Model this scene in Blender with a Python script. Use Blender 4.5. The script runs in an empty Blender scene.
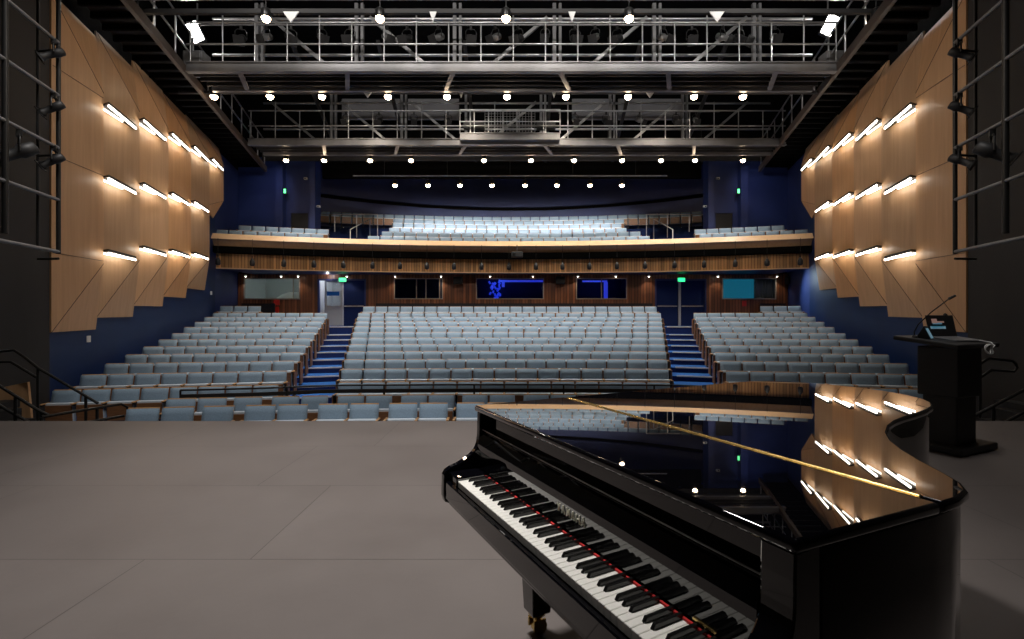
import bpy, bmesh, math, random
from mathutils import Vector, Matrix
random.seed(7)
PI = math.pi
S = bpy.context.scene
COL = S.collection
F = 478.0; VX = 516.0; HY = 316.0; EYE = 1.41
def wx(x, Y): return (x-VX)/F*Y            # metres across for a sight line at depth Y
def wz(y, Y): return EYE-(y-HY)/F*Y

# ------------------------------------------------------------------ materials
def mat(name, col, rough=.6, metal=0, spec=.5, coat=0, var=0, scale=8, bump=0, emit=None, estr=0, grain=None, var2=None):
    m = bpy.data.materials.new(name); m.use_nodes = True
    nt = m.node_tree; b = nt.nodes['Principled BSDF']
    b.inputs['Base Color'].default_value = (*col, 1)
    b.inputs['Roughness'].default_value = rough
    b.inputs['Metallic'].default_value = metal
    b.inputs['Specular IOR Level'].default_value = spec
    if coat: b.inputs['Coat Weight'].default_value = coat; b.inputs['Coat Roughness'].default_value = .01
    if emit: b.inputs['Emission Color'].default_value = (*emit, 1); b.inputs['Emission Strength'].default_value = estr
    if var or bump:
        tc = nt.nodes.new('ShaderNodeTexCoord'); mp = nt.nodes.new('ShaderNodeMapping')
        mp.inputs['Scale'].default_value = grain or (1, 1, 1)
        nz = nt.nodes.new('ShaderNodeTexNoise'); nz.inputs['Scale'].default_value = scale; nz.inputs['Detail'].default_value = 5
        nt.links.new(tc.outputs['Object'], mp.inputs[0]); nt.links.new(mp.outputs[0], nz.inputs['Vector'])
        if var:
            r = nt.nodes.new('ShaderNodeValToRGB')
            a = [max(0, c*(1-var)) for c in col]; z = [min(1, c*(1+var)) for c in col]
            r.color_ramp.elements[0].position = .3; r.color_ramp.elements[1].position = .7
            r.color_ramp.elements[0].color = (*a, 1); r.color_ramp.elements[1].color = (*z, 1)
            nt.links.new(nz.outputs['Fac'], r.inputs[0]); nt.links.new(r.outputs[0], b.inputs['Base Color'])
        if bump:
            bp = nt.nodes.new('ShaderNodeBump'); bp.inputs['Strength'].default_value = bump; bp.inputs['Distance'].default_value = .01
            nt.links.new(nz.outputs['Fac'], bp.inputs['Height']); nt.links.new(bp.outputs[0], b.inputs['Normal'])
    return m

M = {}
M['piano'] = mat('piano_lacquer', (.0025,.0025,.004), .015, spec=.6, coat=1)
M['ivory'] = mat('white_key', (.86,.85,.80), .2)
M['ebony'] = mat('black_key', (.008,.008,.008), .22)
M['brass'] = mat('brass', (.80,.58,.22), .25, 1)
M['felt'] = mat('red_felt', (.55,.02,.02), .9)
M['gold_letter'] = mat('pale_gilt_letter', (.95,.91,.76), .4, 0)
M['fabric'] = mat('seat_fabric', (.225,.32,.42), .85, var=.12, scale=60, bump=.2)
M['fabric_lit'] = mat('seat_cushion_fabric_lit', (.52,.60,.68), .85, var=.08, scale=60, bump=.2)  # paler than the backs: light caught on the cushion top, put in colour
M['seatwood'] = mat('seat_plywood', (.52,.29,.12), .4, var=.2, scale=6, grain=(1,1,6))
M['shellwood'] = mat('seat_shell_plywood', (.21,.10,.045), .4, var=.2, scale=6, grain=(1,1,6))
M['seatmetal'] = mat('seat_metal', (.02,.02,.022), .5, .3)
M['black'] = mat('black_paint', (.013,.013,.014), .55, var=.2, scale=3)
M['blackmetal'] = mat('black_metal', (.02,.02,.02), .38, .5)
M['steel'] = mat('grey_painted_steel', (.20,.20,.205), .42, .35, var=.15, scale=2)
M['steel_lt'] = mat('galvanised_steel', (.42,.42,.42), .32, .8, var=.1, scale=5)
M['deck'] = mat('catwalk_deck', (.016,.015,.015), .7)
M['gallery_edge'] = mat('brown_black_steel', (.07,.05,.038), .5)
M['silver'] = mat('silver_lamp_body', (.5,.5,.5), .35, .8)
M['white'] = mat('white_paint', (.75,.75,.73), .5)
M['navy'] = mat('navy_wall_paint', (.018,.034,.135), .5, var=.12, scale=1.2)
M['blue_low'] = mat('blue_wall_paint', (.002,.018,.085), .5, var=.12, scale=1.5)
M['dark_wall'] = mat('black_stage_wall', (.022,.020,.019), .7, var=.25, scale=.8, grain=(1,1,.35))
M['ceil'] = mat('black_ceiling', (.004,.004,.004), .9, spec=.05)
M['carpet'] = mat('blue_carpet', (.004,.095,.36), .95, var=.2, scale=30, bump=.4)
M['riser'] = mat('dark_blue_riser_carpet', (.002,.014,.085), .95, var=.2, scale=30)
M['pitfloor'] = mat('pit_floor', (.03,.022,.02), .6, var=.2, scale=4)
M['nosing'] = mat('step_nosing', (.62,.55,.50), .5)
M['teal'] = mat('teal_screen', (.01,.10,.16), .3, emit=(.01,.16,.26), estr=.5)
M['glass'] = mat('glass', (.9,.95,.95), .03)
M['glass'].node_tree.nodes['Principled BSDF'].inputs['Transmission Weight'].default_value = 1
M['glass'].node_tree.nodes['Principled BSDF'].inputs['IOR'].default_value = 1.05
M['frame'] = mat('window_frame', (.30,.25,.21), .45)
M['lightgrey'] = mat('light_grey_paint', (.42,.43,.45), .5)
M['grey_panel'] = mat('grey_acoustic_panel', (.20,.20,.21), .7)
M['red'] = mat('red_paint', (.55,.03,.02), .4)
def emat(name, c, s): return mat(name, (.8,.8,.8), .5, emit=c, estr=s)
M['lamp'] = emat('warm_lamp_lens', (1,.74,.48), 40)
M['led'] = emat('led_strip', (1,.90,.76), 13)
M['led_in'] = emat('inner_led_strip', (1,.90,.76), 4)
M['flood'] = emat('flood_lens', (1,.98,.94), 25)
M['exit'] = emat('exit_green', (.02,1,.25), 2.2)
M['bluelight'] = emat('blue_stage_light', (.01,.04,1), .5)
M['screen'] = mat('laptop_screen', (.01,.012,.018), .15)
M['cyan'] = emat('screen_cyan', (.03,.25,.38), .35)
M['orange'] = emat('screen_orange', (.5,.12,.05), .18)

def wood(name, base, dark, sx, sz, vert='z', slat=0, rough=.42, joints=None):
    """timber veneer with its grain up the wall; slat > 0 gives battens of that width across x"""
    m = bpy.data.materials.new(name); m.use_nodes = True
    nt = m.node_tree; N = nt.nodes; L = nt.links; b = N['Principled BSDF']
    b.inputs['Roughness'].default_value = rough
    tc = N.new('ShaderNodeTexCoord'); mp = N.new('ShaderNodeMapping'); mp.inputs['Scale'].default_value = (sx, sx, sz)
    nz = N.new('ShaderNodeTexNoise'); nz.inputs['Scale'].default_value = 1; nz.inputs['Detail'].default_value = 6; nz.inputs['Roughness'].default_value = .65
    L.new(tc.outputs['Object'], mp.inputs[0]); L.new(mp.outputs[0], nz.inputs['Vector'])
    rp = N.new('ShaderNodeValToRGB'); rp.color_ramp.elements[0].position = .32; rp.color_ramp.elements[1].position = .68
    rp.color_ramp.elements[0].color = (*dark, 1); rp.color_ramp.elements[1].color = (*base, 1)
    L.new(nz.outputs['Fac'], rp.inputs[0]); out = rp.outputs[0]
    if slat:
        sp = N.new('ShaderNodeSeparateXYZ'); L.new(tc.outputs['Object'], sp.inputs[0])
        def mth(op, a, v=None, w=None):
            n = N.new('ShaderNodeMath'); n.operation = op
            if hasattr(a, 'links'): L.new(a, n.inputs[0])
            else: n.inputs[0].default_value = a
            if v is not None:
                if hasattr(v, 'links'): L.new(v, n.inputs[1])
                else: n.inputs[1].default_value = v
            return n.outputs[0]
        q = mth('DIVIDE', sp.outputs[0], slat); fl = mth('FLOOR', q); fr = mth('FRACT', q)
        wn = N.new('ShaderNodeTexWhiteNoise'); wn.noise_dimensions = '1D'; L.new(fl, wn.inputs['W'])
        r2 = N.new('ShaderNodeMapRange'); r2.inputs['To Min'].default_value = .45; r2.inputs['To Max'].default_value = 1.25; L.new(wn.outputs['Value'], r2.inputs[0])
        gp = mth('GREATER_THAN', fr, .14); g2 = mth('MULTIPLY', gp, r2.outputs[0]); g3 = mth('ADD', g2, .12)
        mx = N.new('ShaderNodeVectorMath'); mx.operation = 'SCALE'; L.new(out, mx.inputs[0]); L.new(g3, mx.inputs['Scale'])
        out = mx.outputs[0]
    L.new(out, b.inputs['Base Color'])
    return m
M['oak'] = wood('oak_veneer', (.64,.385,.205), (.54,.315,.16), 9, .5)
M['oak_b'] = wood('oak_veneer_brown', (.56,.35,.195), (.47,.285,.15), 9, .5)
M['oak_c'] = wood('oak_veneer_amber', (.70,.385,.175), (.60,.315,.135), 9, .5)
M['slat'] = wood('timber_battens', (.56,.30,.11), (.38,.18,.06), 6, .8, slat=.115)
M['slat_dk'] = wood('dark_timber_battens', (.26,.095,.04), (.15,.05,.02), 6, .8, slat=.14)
M['railwood'] = wood('balcony_rail_oak', (.80,.54,.31), (.72,.47,.26), 2, 4)

def stage_floor_mat():
    m = bpy.data.materials.new('stage_boards'); m.use_nodes = True
    nt = m.node_tree; N = nt.nodes; L = nt.links; b = N['Principled BSDF']
    tc = N.new('ShaderNodeTexCoord'); mp = N.new('ShaderNodeMapping')
    br = N.new('ShaderNodeTexBrick'); br.offset = .75; br.offset_frequency = 2
    br.inputs['Scale'].default_value = 1; br.inputs['Brick Width'].default_value = 2.44; br.inputs['Row Height'].default_value = 1.205
    br.inputs['Mortar Size'].default_value = .0035; br.inputs['Mortar Smooth'].default_value = .3
    br.inputs['Color1'].default_value = (1,1,1,1); br.inputs['Color2'].default_value = (.93,.93,.93,1); br.inputs['Mortar'].default_value = (.42,.42,.42,1)
    mp.inputs['Location'].default_value = (FLX, FLY, 0)
    L.new(tc.outputs['Object'], mp.inputs[0]); L.new(mp.outputs[0], br.inputs['Vector'])
    n1 = N.new('ShaderNodeTexNoise'); n1.inputs['Scale'].default_value = .7; n1.inputs['Detail'].default_value = 8; n1.inputs['Roughness'].default_value = .6
    L.new(tc.outputs['Object'], n1.inputs['Vector'])
    n2 = N.new('ShaderNodeTexNoise'); n2.inputs['Scale'].default_value = 22; n2.inputs['Detail'].default_value = 4; L.new(tc.outputs['Object'], n2.inputs['Vector'])
    r = N.new('ShaderNodeValToRGB'); r.color_ramp.elements[0].position = .3; r.color_ramp.elements[1].position = .75
    r.color_ramp.elements[0].color = (.088,.076,.072,1); r.color_ramp.elements[1].color = (.125,.110,.104,1)
    L.new(n1.outputs['Fac'], r.inputs[0])
    mx = N.new('ShaderNodeMix'); mx.data_type = 'RGBA'; mx.blend_type = 'MULTIPLY'; mx.inputs[0].default_value = 1
    L.new(r.outputs[0], mx.inputs[6]); L.new(br.outputs['Color'], mx.inputs[7]); L.new(mx.outputs[2], b.inputs['Base Color'])
    mr = N.new('ShaderNodeMapRange'); mr.inputs['To Min'].default_value = .42; mr.inputs['To Max'].default_value = .62
    L.new(n1.outputs['Fac'], mr.inputs[0]); L.new(mr.outputs[0], b.inputs['Roughness'])
    bp = N.new('ShaderNodeBump'); bp.inputs['Strength'].default_value = .12; bp.inputs['Distance'].default_value = .004
    L.new(n2.outputs['Fac'], bp.inputs['Height']); L.new(bp.outputs[0], b.inputs['Normal'])
    b.inputs['Specular IOR Level'].default_value = .35
    return m
FLX, FLY = 2.15, -2.77+1.205*4
M['stage'] = stage_floor_mat()

# ------------------------------------------------------------------ mesh builder
class MB:
    def __init__(s): s.v = []; s.f = []; s.sm = []; s.mi = []; s.cur = 0
    def add(s, vs, fs, smooth=False):
        o = len(s.v); s.v += [tuple(p) for p in vs]
        for f in fs: s.f.append([o+i for i in f]); s.sm.append(smooth); s.mi.append(s.cur)
        return s
    def box(s, c, d, rz=0, m=None):
        x, y, z = d[0]/2, d[1]/2, d[2]/2
        vs = [Vector(p) for p in ((-x,-y,-z),(x,-y,-z),(x,y,-z),(-x,y,-z),(-x,-y,z),(x,-y,z),(x,y,z),(-x,y,z))]
        if m is not None: vs = [m @ p for p in vs]
        if rz: R = Matrix.Rotation(rz, 3, 'Z'); vs = [R @ p for p in vs]
        vs = [p+Vector(c) for p in vs]
        return s.add(vs, [(0,3,2,1),(4,5,6,7),(0,1,5,4),(1,2,6,5),(2,3,7,6),(3,0,4,7)])
    def bb(s, a, b): return s.box([(a[i]+b[i])/2 for i in range(3)], [abs(b[i]-a[i]) for i in range(3)])
    def rbox(s, c, d, r=.01, seg=2, m=None):
        """bevelled box"""
        bm = bmesh.new(); bmesh.ops.create_cube(bm, size=1)
        bmesh.ops.scale(bm, vec=Vector(d), verts=bm.verts)
        bmesh.ops.bevel(bm, geom=list(bm.edges), offset=r, segments=seg, profile=.5, affect='EDGES')
        vs = [v.co.copy() for v in bm.verts]
        if m is not None: vs = [m @ p for p in vs]
        vs = [p+Vector(c) for p in vs]
        fs = [[v.index for v in f.verts] for f in bm.faces]; bm.free()
        return s.add(vs, fs, False)
    def tube(s, p0, p1, r, n=8, r1=None, cap=True):
        p0, p1 = Vector(p0), Vector(p1); d = p1-p0
        if d.length < 1e-6: return s
        q = d.to_track_quat('Z', 'Y').to_matrix(); r1 = r if r1 is None else r1
        vs = [p0+q@Vector((math.cos(2*PI*i/n)*r, math.sin(2*PI*i/n)*r, 0)) for i in range(n)]
        vs += [p1+q@Vector((math.cos(2*PI*i/n)*r1, math.sin(2*PI*i/n)*r1, 0)) for i in range(n)]
        s.add(vs, [(i, (i+1)%n, n+(i+1)%n, n+i) for i in range(n)], True)
        if cap: s.add(vs, [list(range(n))[::-1], list(range(n, 2*n))])
        return s
    def path(s, pts, r, n=8):
        pts = [Vector(p) for p in pts]; rings = []
        for i, p in enumerate(pts):
            d = (pts[min(i+1, len(pts)-1)]-pts[max(i-1, 0)]).normalized()
            q = d.to_track_quat('Z', 'Y').to_matrix()
            if i and rings:   # keep ring twist small
                pass
            up = Vector((0,0,1)) if abs(d.z) < .95 else Vector((0,1,0))
            a = d.cross(up).normalized(); b2 = a.cross(d)
            if rings and a.dot(pa) < 0: a = -a; b2 = -b2
            pa = a
            rings.append([p+a*math.cos(2*PI*k/n)*r+b2*math.sin(2*PI*k/n)*r for k in range(n)])
        vs = [v for g in rings for v in g]
        fs = [(j*n+i, j*n+(i+1)%n, (j+1)*n+(i+1)%n, (j+1)*n+i) for j in range(len(rings)-1) for i in range(n)]
        s.add(vs, fs, True); s.add(rings[0]+rings[-1], [list(range(n)), list(range(n, 2*n))[::-1]])
        return s
    def bar(s, p0, p1, w, h):
        """rectangular bar between two points; w across, h up"""
        p0, p1 = Vector(p0), Vector(p1); d = (p1-p0).normalized()
        up = Vector((0,0,1)) if abs(d.z) < .95 else Vector((0,1,0))
        a = d.cross(up).normalized()*w/2; b = a.cross(d).normalized()*h/2
        vs = [p0-a-b, p0+a-b, p0+a+b, p0-a+b, p1-a-b, p1+a-b, p1+a+b, p1-a+b]
        return s.add(vs, [(0,1,2,3),(7,6,5,4),(0,4,5,1),(1,5,6,2),(2,6,7,3),(3,7,4,0)])
    def prism(s, out, z0, z1, ax='z'):
        n = len(out)
        if ax == 'z': a = [(x, y, z0) for x, y in out]; b = [(x, y, z1) for x, y in out]
        elif ax == 'x': a = [(z0, x, y) for x, y in out]; b = [(z1, x, y) for x, y in out]
        else: a = [(x, z0, y) for x, y in out]; b = [(x, z1, y) for x, y in out]
        return s.add(a+b, [list(range(n))[::-1], list(range(n, 2*n))]+[(i, (i+1)%n, n+(i+1)%n, n+i) for i in range(n)])
    def lathe(s, c, prof, n=16, m=None):
        vs = []
        for r, z in prof:
            for i in range(n):
                p = Vector((r*math.cos(2*PI*i/n), r*math.sin(2*PI*i/n), z))
                if m is not None: p = m @ p
                vs.append(p+Vector(c))
        k = len(prof)
        s.add(vs, [(j*n+i, j*n+(i+1)%n, (j+1)*n+(i+1)%n, (j+1)*n+i) for j in range(k-1) for i in range(n)], True)
        s.add(vs[:n]+vs[-n:], [list(range(n))[::-1], list(range(n, 2*n))])
        return s
    def build(s, name, m=None, parent=None, fix=True, bevel=0, seg=2):
        me = bpy.data.meshes.new(name); me.from_pydata([tuple(v) for v in s.v], [], s.f)
        for p, a, k in zip(me.polygons, s.sm, s.mi): p.use_smooth = a; p.material_index = k
        if isinstance(m, (list, tuple)):
            for q in m: me.materials.append(M[q] if isinstance(q, str) else q)
        elif m: me.materials.append(M[m] if isinstance(m, str) else m)
        if fix or bevel:
            bm = bmesh.new(); bm.from_mesh(me)
            bmesh.ops.recalc_face_normals(bm, faces=bm.faces)
            if bevel:
                bmesh.ops.remove_doubles(bm, verts=bm.verts, dist=1e-5)
                ed = [e for e in bm.edges if len(e.link_faces) == 2 and e.calc_face_angle(0) > .6]
                bmesh.ops.bevel(bm, geom=ed, offset=bevel, segments=seg, profile=.5, affect='EDGES', clamp_overlap=True)
            bm.to_mesh(me); bm.free()
        o = bpy.data.objects.new(name, me); COL.objects.link(o)
        if parent: o.parent = parent
        return o
def empty(name, loc=(0,0,0), rz=0):
    o = bpy.data.objects.new(name, None); COL.objects.link(o); o.location = loc; o.rotation_euler = (0,0,rz); o.empty_display_size = .1; return o
def tag(o, label, cat, group=None, kind=None):
    o['label'] = label; o['category'] = cat
    if group: o['group'] = group
    if kind: o['kind'] = kind
    return o
def struct(o): o['kind'] = 'structure'; return o
def kids(o): return [c for c in ALL_PARENT.get(o.name, [])]
ALL_PARENT = {}
def copy_tree(o, children):
    c = o.copy(); COL.objects.link(c)
    for ch in children:
        d = ch.copy(); COL.objects.link(d); d.parent = c
        if ch.name in ALL_PARENT:
            for g in ALL_PARENT[ch.name]:
                e = g.copy(); COL.objects.link(e); e.parent = d
    return c
ORD = ['first','second','third','fourth','fifth','sixth','seventh','eighth','ninth','tenth','eleventh','twelfth','thirteenth','fourteenth','fifteenth','sixteenth','seventeenth','eighteenth','nineteenth','twentieth','twenty-first','twenty-second','twenty-third','twenty-fourth','twenty-fifth','twenty-sixth','twenty-seventh','twenty-eighth']

# ------------------------------------------------------------------ setting: hall geometry
XW, W0, FAN = -.15, 6.76, .277
def wallX(side, Y, off=0): return XW+side*(W0+FAN*Y-off)
XC = -.225
def rowY(r): return 11.7+.9*(r-1) if r < 11 else 20.9
ZB = [-.07,.125,.277,.42,.565,.715,.868,1.04,1.2,1.37,1.53,1.82]
ZF = [z-.87 for z in ZB]
PIT = -.985
def edge_in(r): return 4.0+.25*(r-1)
def edge_a(r): return 5.07+.25*(r-1)
def edge_out(r): return 9.40+.25*(r-1)
def rowcurve(r, dx):
    a = abs(dx); ei, ea = edge_in(r), edge_a(r)
    if a <= ei: return -.15*(a/4.1)**2*(4.1/max(ei, 4.1))
    ci = -.15*(ei/4.1)**2*(4.1/max(ei, 4.1))
    if a <= ea: return ci+(-.5-ci)*(a-ei)/(ea-ei)
    return -.5-.18*(a-ea)
def rowpt(r, dx): return rowY(r)+rowcurve(r, dx)

# stage floor
b = MB(); b.prism([(wallX(-1,-4),-4),(wallX(1,-4),-4),(wallX(1,6.42),6.42),(wallX(-1,6.42),6.42)], -.06, 0)
struct(b.build('floor_stage', 'stage'))
b = MB(); b.bb((wallX(-1,6.3),6.30,PIT), (wallX(1,6.3),6.38,-.06)); struct(b.build('trim_stage_front', 'black'))
# pit floor
b = MB(); b.prism([(wallX(-1,6.3),6.3),(wallX(1,6.3),6.3),(wallX(1,11),11),(wallX(-1,11),11)], PIT-.06, PIT)
struct(b.build('floor_pit', 'pitfloor'))
# stepped auditorium floor
b = MB()
NX = 48
def bx_(r, t):     # t in -1..1 across the hall, the front edge of tier r
    Y = rowY(r); X = 0
    for _ in range(3):
        w = W0+FAN*Y-.02; dx = t*w; Y = rowpt(r, dx-(XC-XW)*0)-.58
    return XW+t*w, Y
ts = [-1+2*i/NX for i in range(NX+1)]
for r in range(12):
    zf = ZF[r]; zp = PIT if r == 0 else ZF[r-1]
    fr = [bx_(r, t) for t in ts]
    bk = [bx_(r+1, t) for t in ts] if r < 11 else [(XW+t*(W0+FAN*22.6), 22.6) for t in ts]
    for i in range(NX):
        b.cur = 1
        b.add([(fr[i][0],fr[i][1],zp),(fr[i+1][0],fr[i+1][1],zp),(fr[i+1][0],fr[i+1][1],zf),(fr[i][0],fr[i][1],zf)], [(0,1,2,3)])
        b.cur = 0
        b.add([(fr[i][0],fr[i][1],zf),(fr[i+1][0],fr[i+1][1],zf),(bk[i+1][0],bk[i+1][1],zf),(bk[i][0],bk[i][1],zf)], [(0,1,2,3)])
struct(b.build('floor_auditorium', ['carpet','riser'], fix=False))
# pale nosings on the aisle steps
for sd, nm in ((-1,'left'),(1,'right')):
    b = MB()
    for r in range(12):
        a, c = edge_in(r)+.06, edge_a(r)-.06
        pa = Vector((XC+sd*a, rowpt(r, a)-.585, ZF[r]+.006)); pc = Vector((XC+sd*c, rowpt(r, c)-.585, ZF[r]+.006))
        b.bar(pa, pc, .05, .035)
    struct(b.build('trim_step_nosing_'+nm, 'nosing'))

# side walls: black near the stage, blue beyond
for sd, nm in ((-1,'left'),(1,'right')):
    def strip(name, y0, y1, z0, z1, m, off=0):
        bb = MB(); o = .2*sd
        bb.prism([(wallX(sd,y0,off),y0),(wallX(sd,y1,off),y1),(wallX(sd,y1,off)+o,y1),(wallX(sd,y0,off)+o,y0)], z0, z1)
        return struct(bb.build(name, m))
    strip('wall_stage_'+nm, -4, 9.86, PIT, 12, 'dark_wall', .02)
    strip('wall_'+nm, 9.86, 19.6, PIT, 8.0, 'blue_low'); strip('wall_upper_'+nm, 9.86, 19.6, 8.0, 12, 'ceil')
    strip('wall_balcony_'+nm, 19.6, 22.8, 3.4, 8.3, 'navy'); strip('wall_roof_'+nm, 19.6, 22.8, 8.3, 12, 'ceil'); strip('wall_rear_'+nm, 19.6, 22.8, PIT, 3.4, 'navy')
b = MB(); b.bb((-7,-4.2,0),(7,-4,12)); struct(b.build('wall_stage_back', 'dark_wall'))
b = MB(); b.bb((-15,-4.2,12),(15,30,12.2)); struct(b.build('ceiling', 'ceil'))

# back wall under the balcony, pieces round the openings
YB = 22.6
WIN = [(244,300),(394,443),(476,544),(576,627),(722,776)]
DOOR = [(318,366),(655,706)]
wz0, wz1, dz1 = 2.20, 3.20, 3.16
ops = sorted([(wx(a,YB),wx(c,YB),wz0,wz1) for a,c in WIN]+[(wx(a,YB),wx(c,YB),ZF[11],dz1) for a,c in DOOR])
b = MB(); xl = wallX(-1,YB)+.02; xr = wallX(1,YB)-.02; cur = xl
for a, c, z0, z1 in ops:
    b.bb((cur,YB,ZF[11]),(a,YB+.12,3.42)); b.bb((a,YB,z1),(c,YB+.12,3.42))
    if z0 > ZF[11]+.1: b.bb((a,YB,ZF[11]),(c,YB+.12,z0))
    cur = c
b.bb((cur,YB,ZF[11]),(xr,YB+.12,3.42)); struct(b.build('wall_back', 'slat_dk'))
b = MB(); b.bb((xl,YB-.01,ZF[11]),(wx(229,YB),YB+.02,3.42)); struct(b.build('wall_back_left_reveal', 'navy'))
# rooms behind the openings
def room(name, a, c, m, z0=ZF[11], z1=3.4, d=2.4):
    bb = MB(); a -= .25; c += .25; y0, y1 = YB+.13, YB+d
    bb.add([(a,y1,z0),(c,y1,z0),(c,y1,z1),(a,y1,z1),(a,y0,z0),(c,y0,z0),(c,y0,z1),(a,y0,z1)],
           [(0,1,2,3),(0,1,5,4),(2,3,7,6),(0,3,7,4),(1,2,6,5)])
    return struct(bb.build(name, m, fix=False))
room('wall_control_room', wx(244,YB), wx(300,YB), 'lightgrey')
room('wall_booth', wx(394,YB), wx(627,YB), 'navy')
room('wall_lobby_left', wx(318,YB), wx(366,YB), 'lightgrey')
room('wall_lobby_right', wx(655,YB), wx(706,YB), 'black')
room('wall_control_room_right', wx(722,YB), wx(776,YB), 'navy')
for i, (a, c) in enumerate(WIN):
    xa, xb = wx(a,YB), wx(c,YB)
    w = struct(empty('window_%d'%(i+1), ((xa+xb)/2,YB,wz0)))
    b = MB(); h = wz1-wz0; hw = (xb-xa)/2; t = .045
    b.bb((-hw,-.03,0),(hw,.05,t)); b.bb((-hw,-.03,h-t),(hw,.05,h)); b.bb((-hw,-.03,t),(-hw+t,.05,h-t)); b.bb((hw-t,-.03,t),(hw,.05,h-t))
    mull = {1:[-.1,.35,1.0],2:[],3:[.0],0:[hw-.32],4:[]}[i]
    for q in mull: b.bb((q-.02,-.02,t),(q+.02,.04,h-t))
    b.build('window_frame', 'frame', w)
    g = MB(); g.bb((-hw+t,.005,t),(hw-t,.011,h-t)); g.build('pane', 'glass', w)
# things seen inside the rooms
b = MB()
b.bb((wx(722,YB)+.05,YB+.3,2.05),(wx(757,YB),YB+.34,3.3)); tag(b.build('roller_blind','teal'),'teal lit blind hanging behind the far right back window','blind')
b = MB(); n = 22; x0, x1 = wx(757,YB)+.05, wx(778,YB)
pts = [(x0+(x1-x0)*i/n, YB+.35+.05*math.sin(i*1.9)) for i in range(n+1)]
for i in range(n): b.add([(*pts[i],2.0),(*pts[i+1],2.0),(*pts[i+1],3.3),(*pts[i],3.3)], [(0,1,2,3)], True)
o = b.build('curtain', 'lightgrey', fix=False); sm = o.modifiers.new('t','SOLIDIFY'); sm.thickness = .01
tag(o,'grey folded curtain beside the teal blind in the right back window','curtain')
b = MB(); b.lathe((wx(282,YB)+.1,YB+1.2,1.35),[(.0,1.25),(.35,1.22),(.62,1.12),(.85,.95),(.9,.9),(.9,.0)][::-1],24)
tag(b.build('round_table_cover','white'),'white domed cover inside the left control room window','cover')
b = MB(); random.seed(3)
for i in range(26):
    zz = 2.2+random.random()*.95; xx = wx(492,YB)+random.uniform(-.22,.34); b.tube((xx,YB+1.5,zz),(xx+random.uniform(-.1,.1),YB+1.53,zz+.12),.05,6)
tag(b.build('blue_light_curtain','bluelight'),'bright blue glittering light column inside the centre back window','light')
b = MB(); b.bb((wx(498,YB),YB+1.2,3.10),(wx(543,YB)+.3,YB+1.26,3.2)); b.bb((wx(501,YB),YB+1.2,2.85),(wx(504,YB),YB+1.26,3.10))
tag(b.build('blue_strip_light','bluelight'),'blue strip light along the top of the centre back window','light')
b = MB(); b.bb((wx(586,YB),YB+1.2,3.10),(wx(612,YB),YB+1.26,3.18)); b.bb((wx(609,YB),YB+1.3,2.2),(wx(613,YB),YB+1.34,3.10)) ; 
tag(b.build('blue_strip_light','bluelight'),'blue strip light in the back window right of centre','light')

# doors
def leaf(name, x0, x1, m, win, lab=None, handle=True):
    d = struct(empty(name, ((x0+x1)/2, YB+.02, ZF[11]))); hw = (x1-x0)/2; H = dz1-ZF[11]-.04
    b = MB()
    if win:
        b.bb((-hw,0,0),(hw,.05,.95)); b.bb((-hw,0,H-.12),(hw,.05,H)); b.bb((-hw,0,.95),(-hw+.1,.05,H-.12)); b.bb((hw-.1,0,.95),(hw,.05,H-.12))
    else: b.bb((-hw,0,0),(hw,.05,H))
    b.build('door_leaf', m, d, bevel=.004, seg=1)
    if win:
        g = MB(); g.bb((-hw+.1,.02,.95),(hw-.1,.03,H-.12)); g.build('pane','glass',d)
        g = MB(); g.bb((-hw+.12,-.035,1.42),(hw-.15,-.005,1.62)); g.build('push_plate','carpet',d)
    g = MB(); g.bb((-hw+.03,-.03,.90),(hw-.03,-.002,.95)); g.build('push_bar','steel_lt',d)
    return d
for i, (a, c) in enumerate(DOOR):
    xa, xb = wx(a,YB), wx(c,YB); mid = (xa+xb)/2
    f = MB(); t = .07
    f.bb((xa,YB-.05,ZF[11]),(xa+t,YB+.1,dz1)); f.bb((xb-t,YB-.05,ZF[11]),(xb,YB+.1,dz1)); f.bb((xa+t,YB-.05,dz1-t),(xb-t,YB+.1,dz1))
    struct(f.build('trim_door_frame_%d'%(i+1), 'navy'))
leaf('door_1', wx(324.5,YB), wx(342.5,YB), 'lightgrey', True)
leaf('door_2', wx(343.5,YB), wx(364,YB), 'riser', False)
leaf('door_3', wx(657,YB), wx(678,YB), 'riser', False)
leaf('door_4', wx(681,YB), wx(704,YB), 'riser', False)
b = MB(); b.bb((wx(678.3,YB),YB-.03,ZF[11]),(wx(680.7,YB),YB+.02,dz1-.07)); struct(b.build('trim_door_mullion','lightgrey'))
for i, (px, lab) in enumerate(((343,'green lit exit sign above the left back doors'),(681,'green lit exit sign above the right back doors'))):
    e = tag(empty('exit_sign', (wx(px,YB), YB-.06, 3.12)), lab, 'exit sign')
    b = MB(); b.rbox((0,.02,0),(.36,.05,.20),.01); b.build('housing','white',e)
    b = MB(); b.bb((-.16,-.012,-.08),(.16,-.006,.08)); b.build('sign_face','exit',e)
# notices
b = MB(); b.rbox((wx(277,YB),YB-.03,2.05),(.28,.04,.26),.01); b.bb((wx(277,YB)-.12,YB-.05,1.55),(wx(277,YB)+.1,YB,1.85))
tag(b.build('fire_hose_sign','red'),'red fire equipment sign under the left control room window','sign')
b = MB(); b.rbox((wx(744,YB),YB-.03,2.0),(.2,.04,.26),.01)
tag(b.build('fire_sign','red'),'small red fire sign under the far right back window','sign')
# ceiling lights under balcony along the wall tops
soff = []
for px in (245.5,281,298,347,395,441,490,533,578,616,718,777,649):
    soff.append(px)
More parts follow.
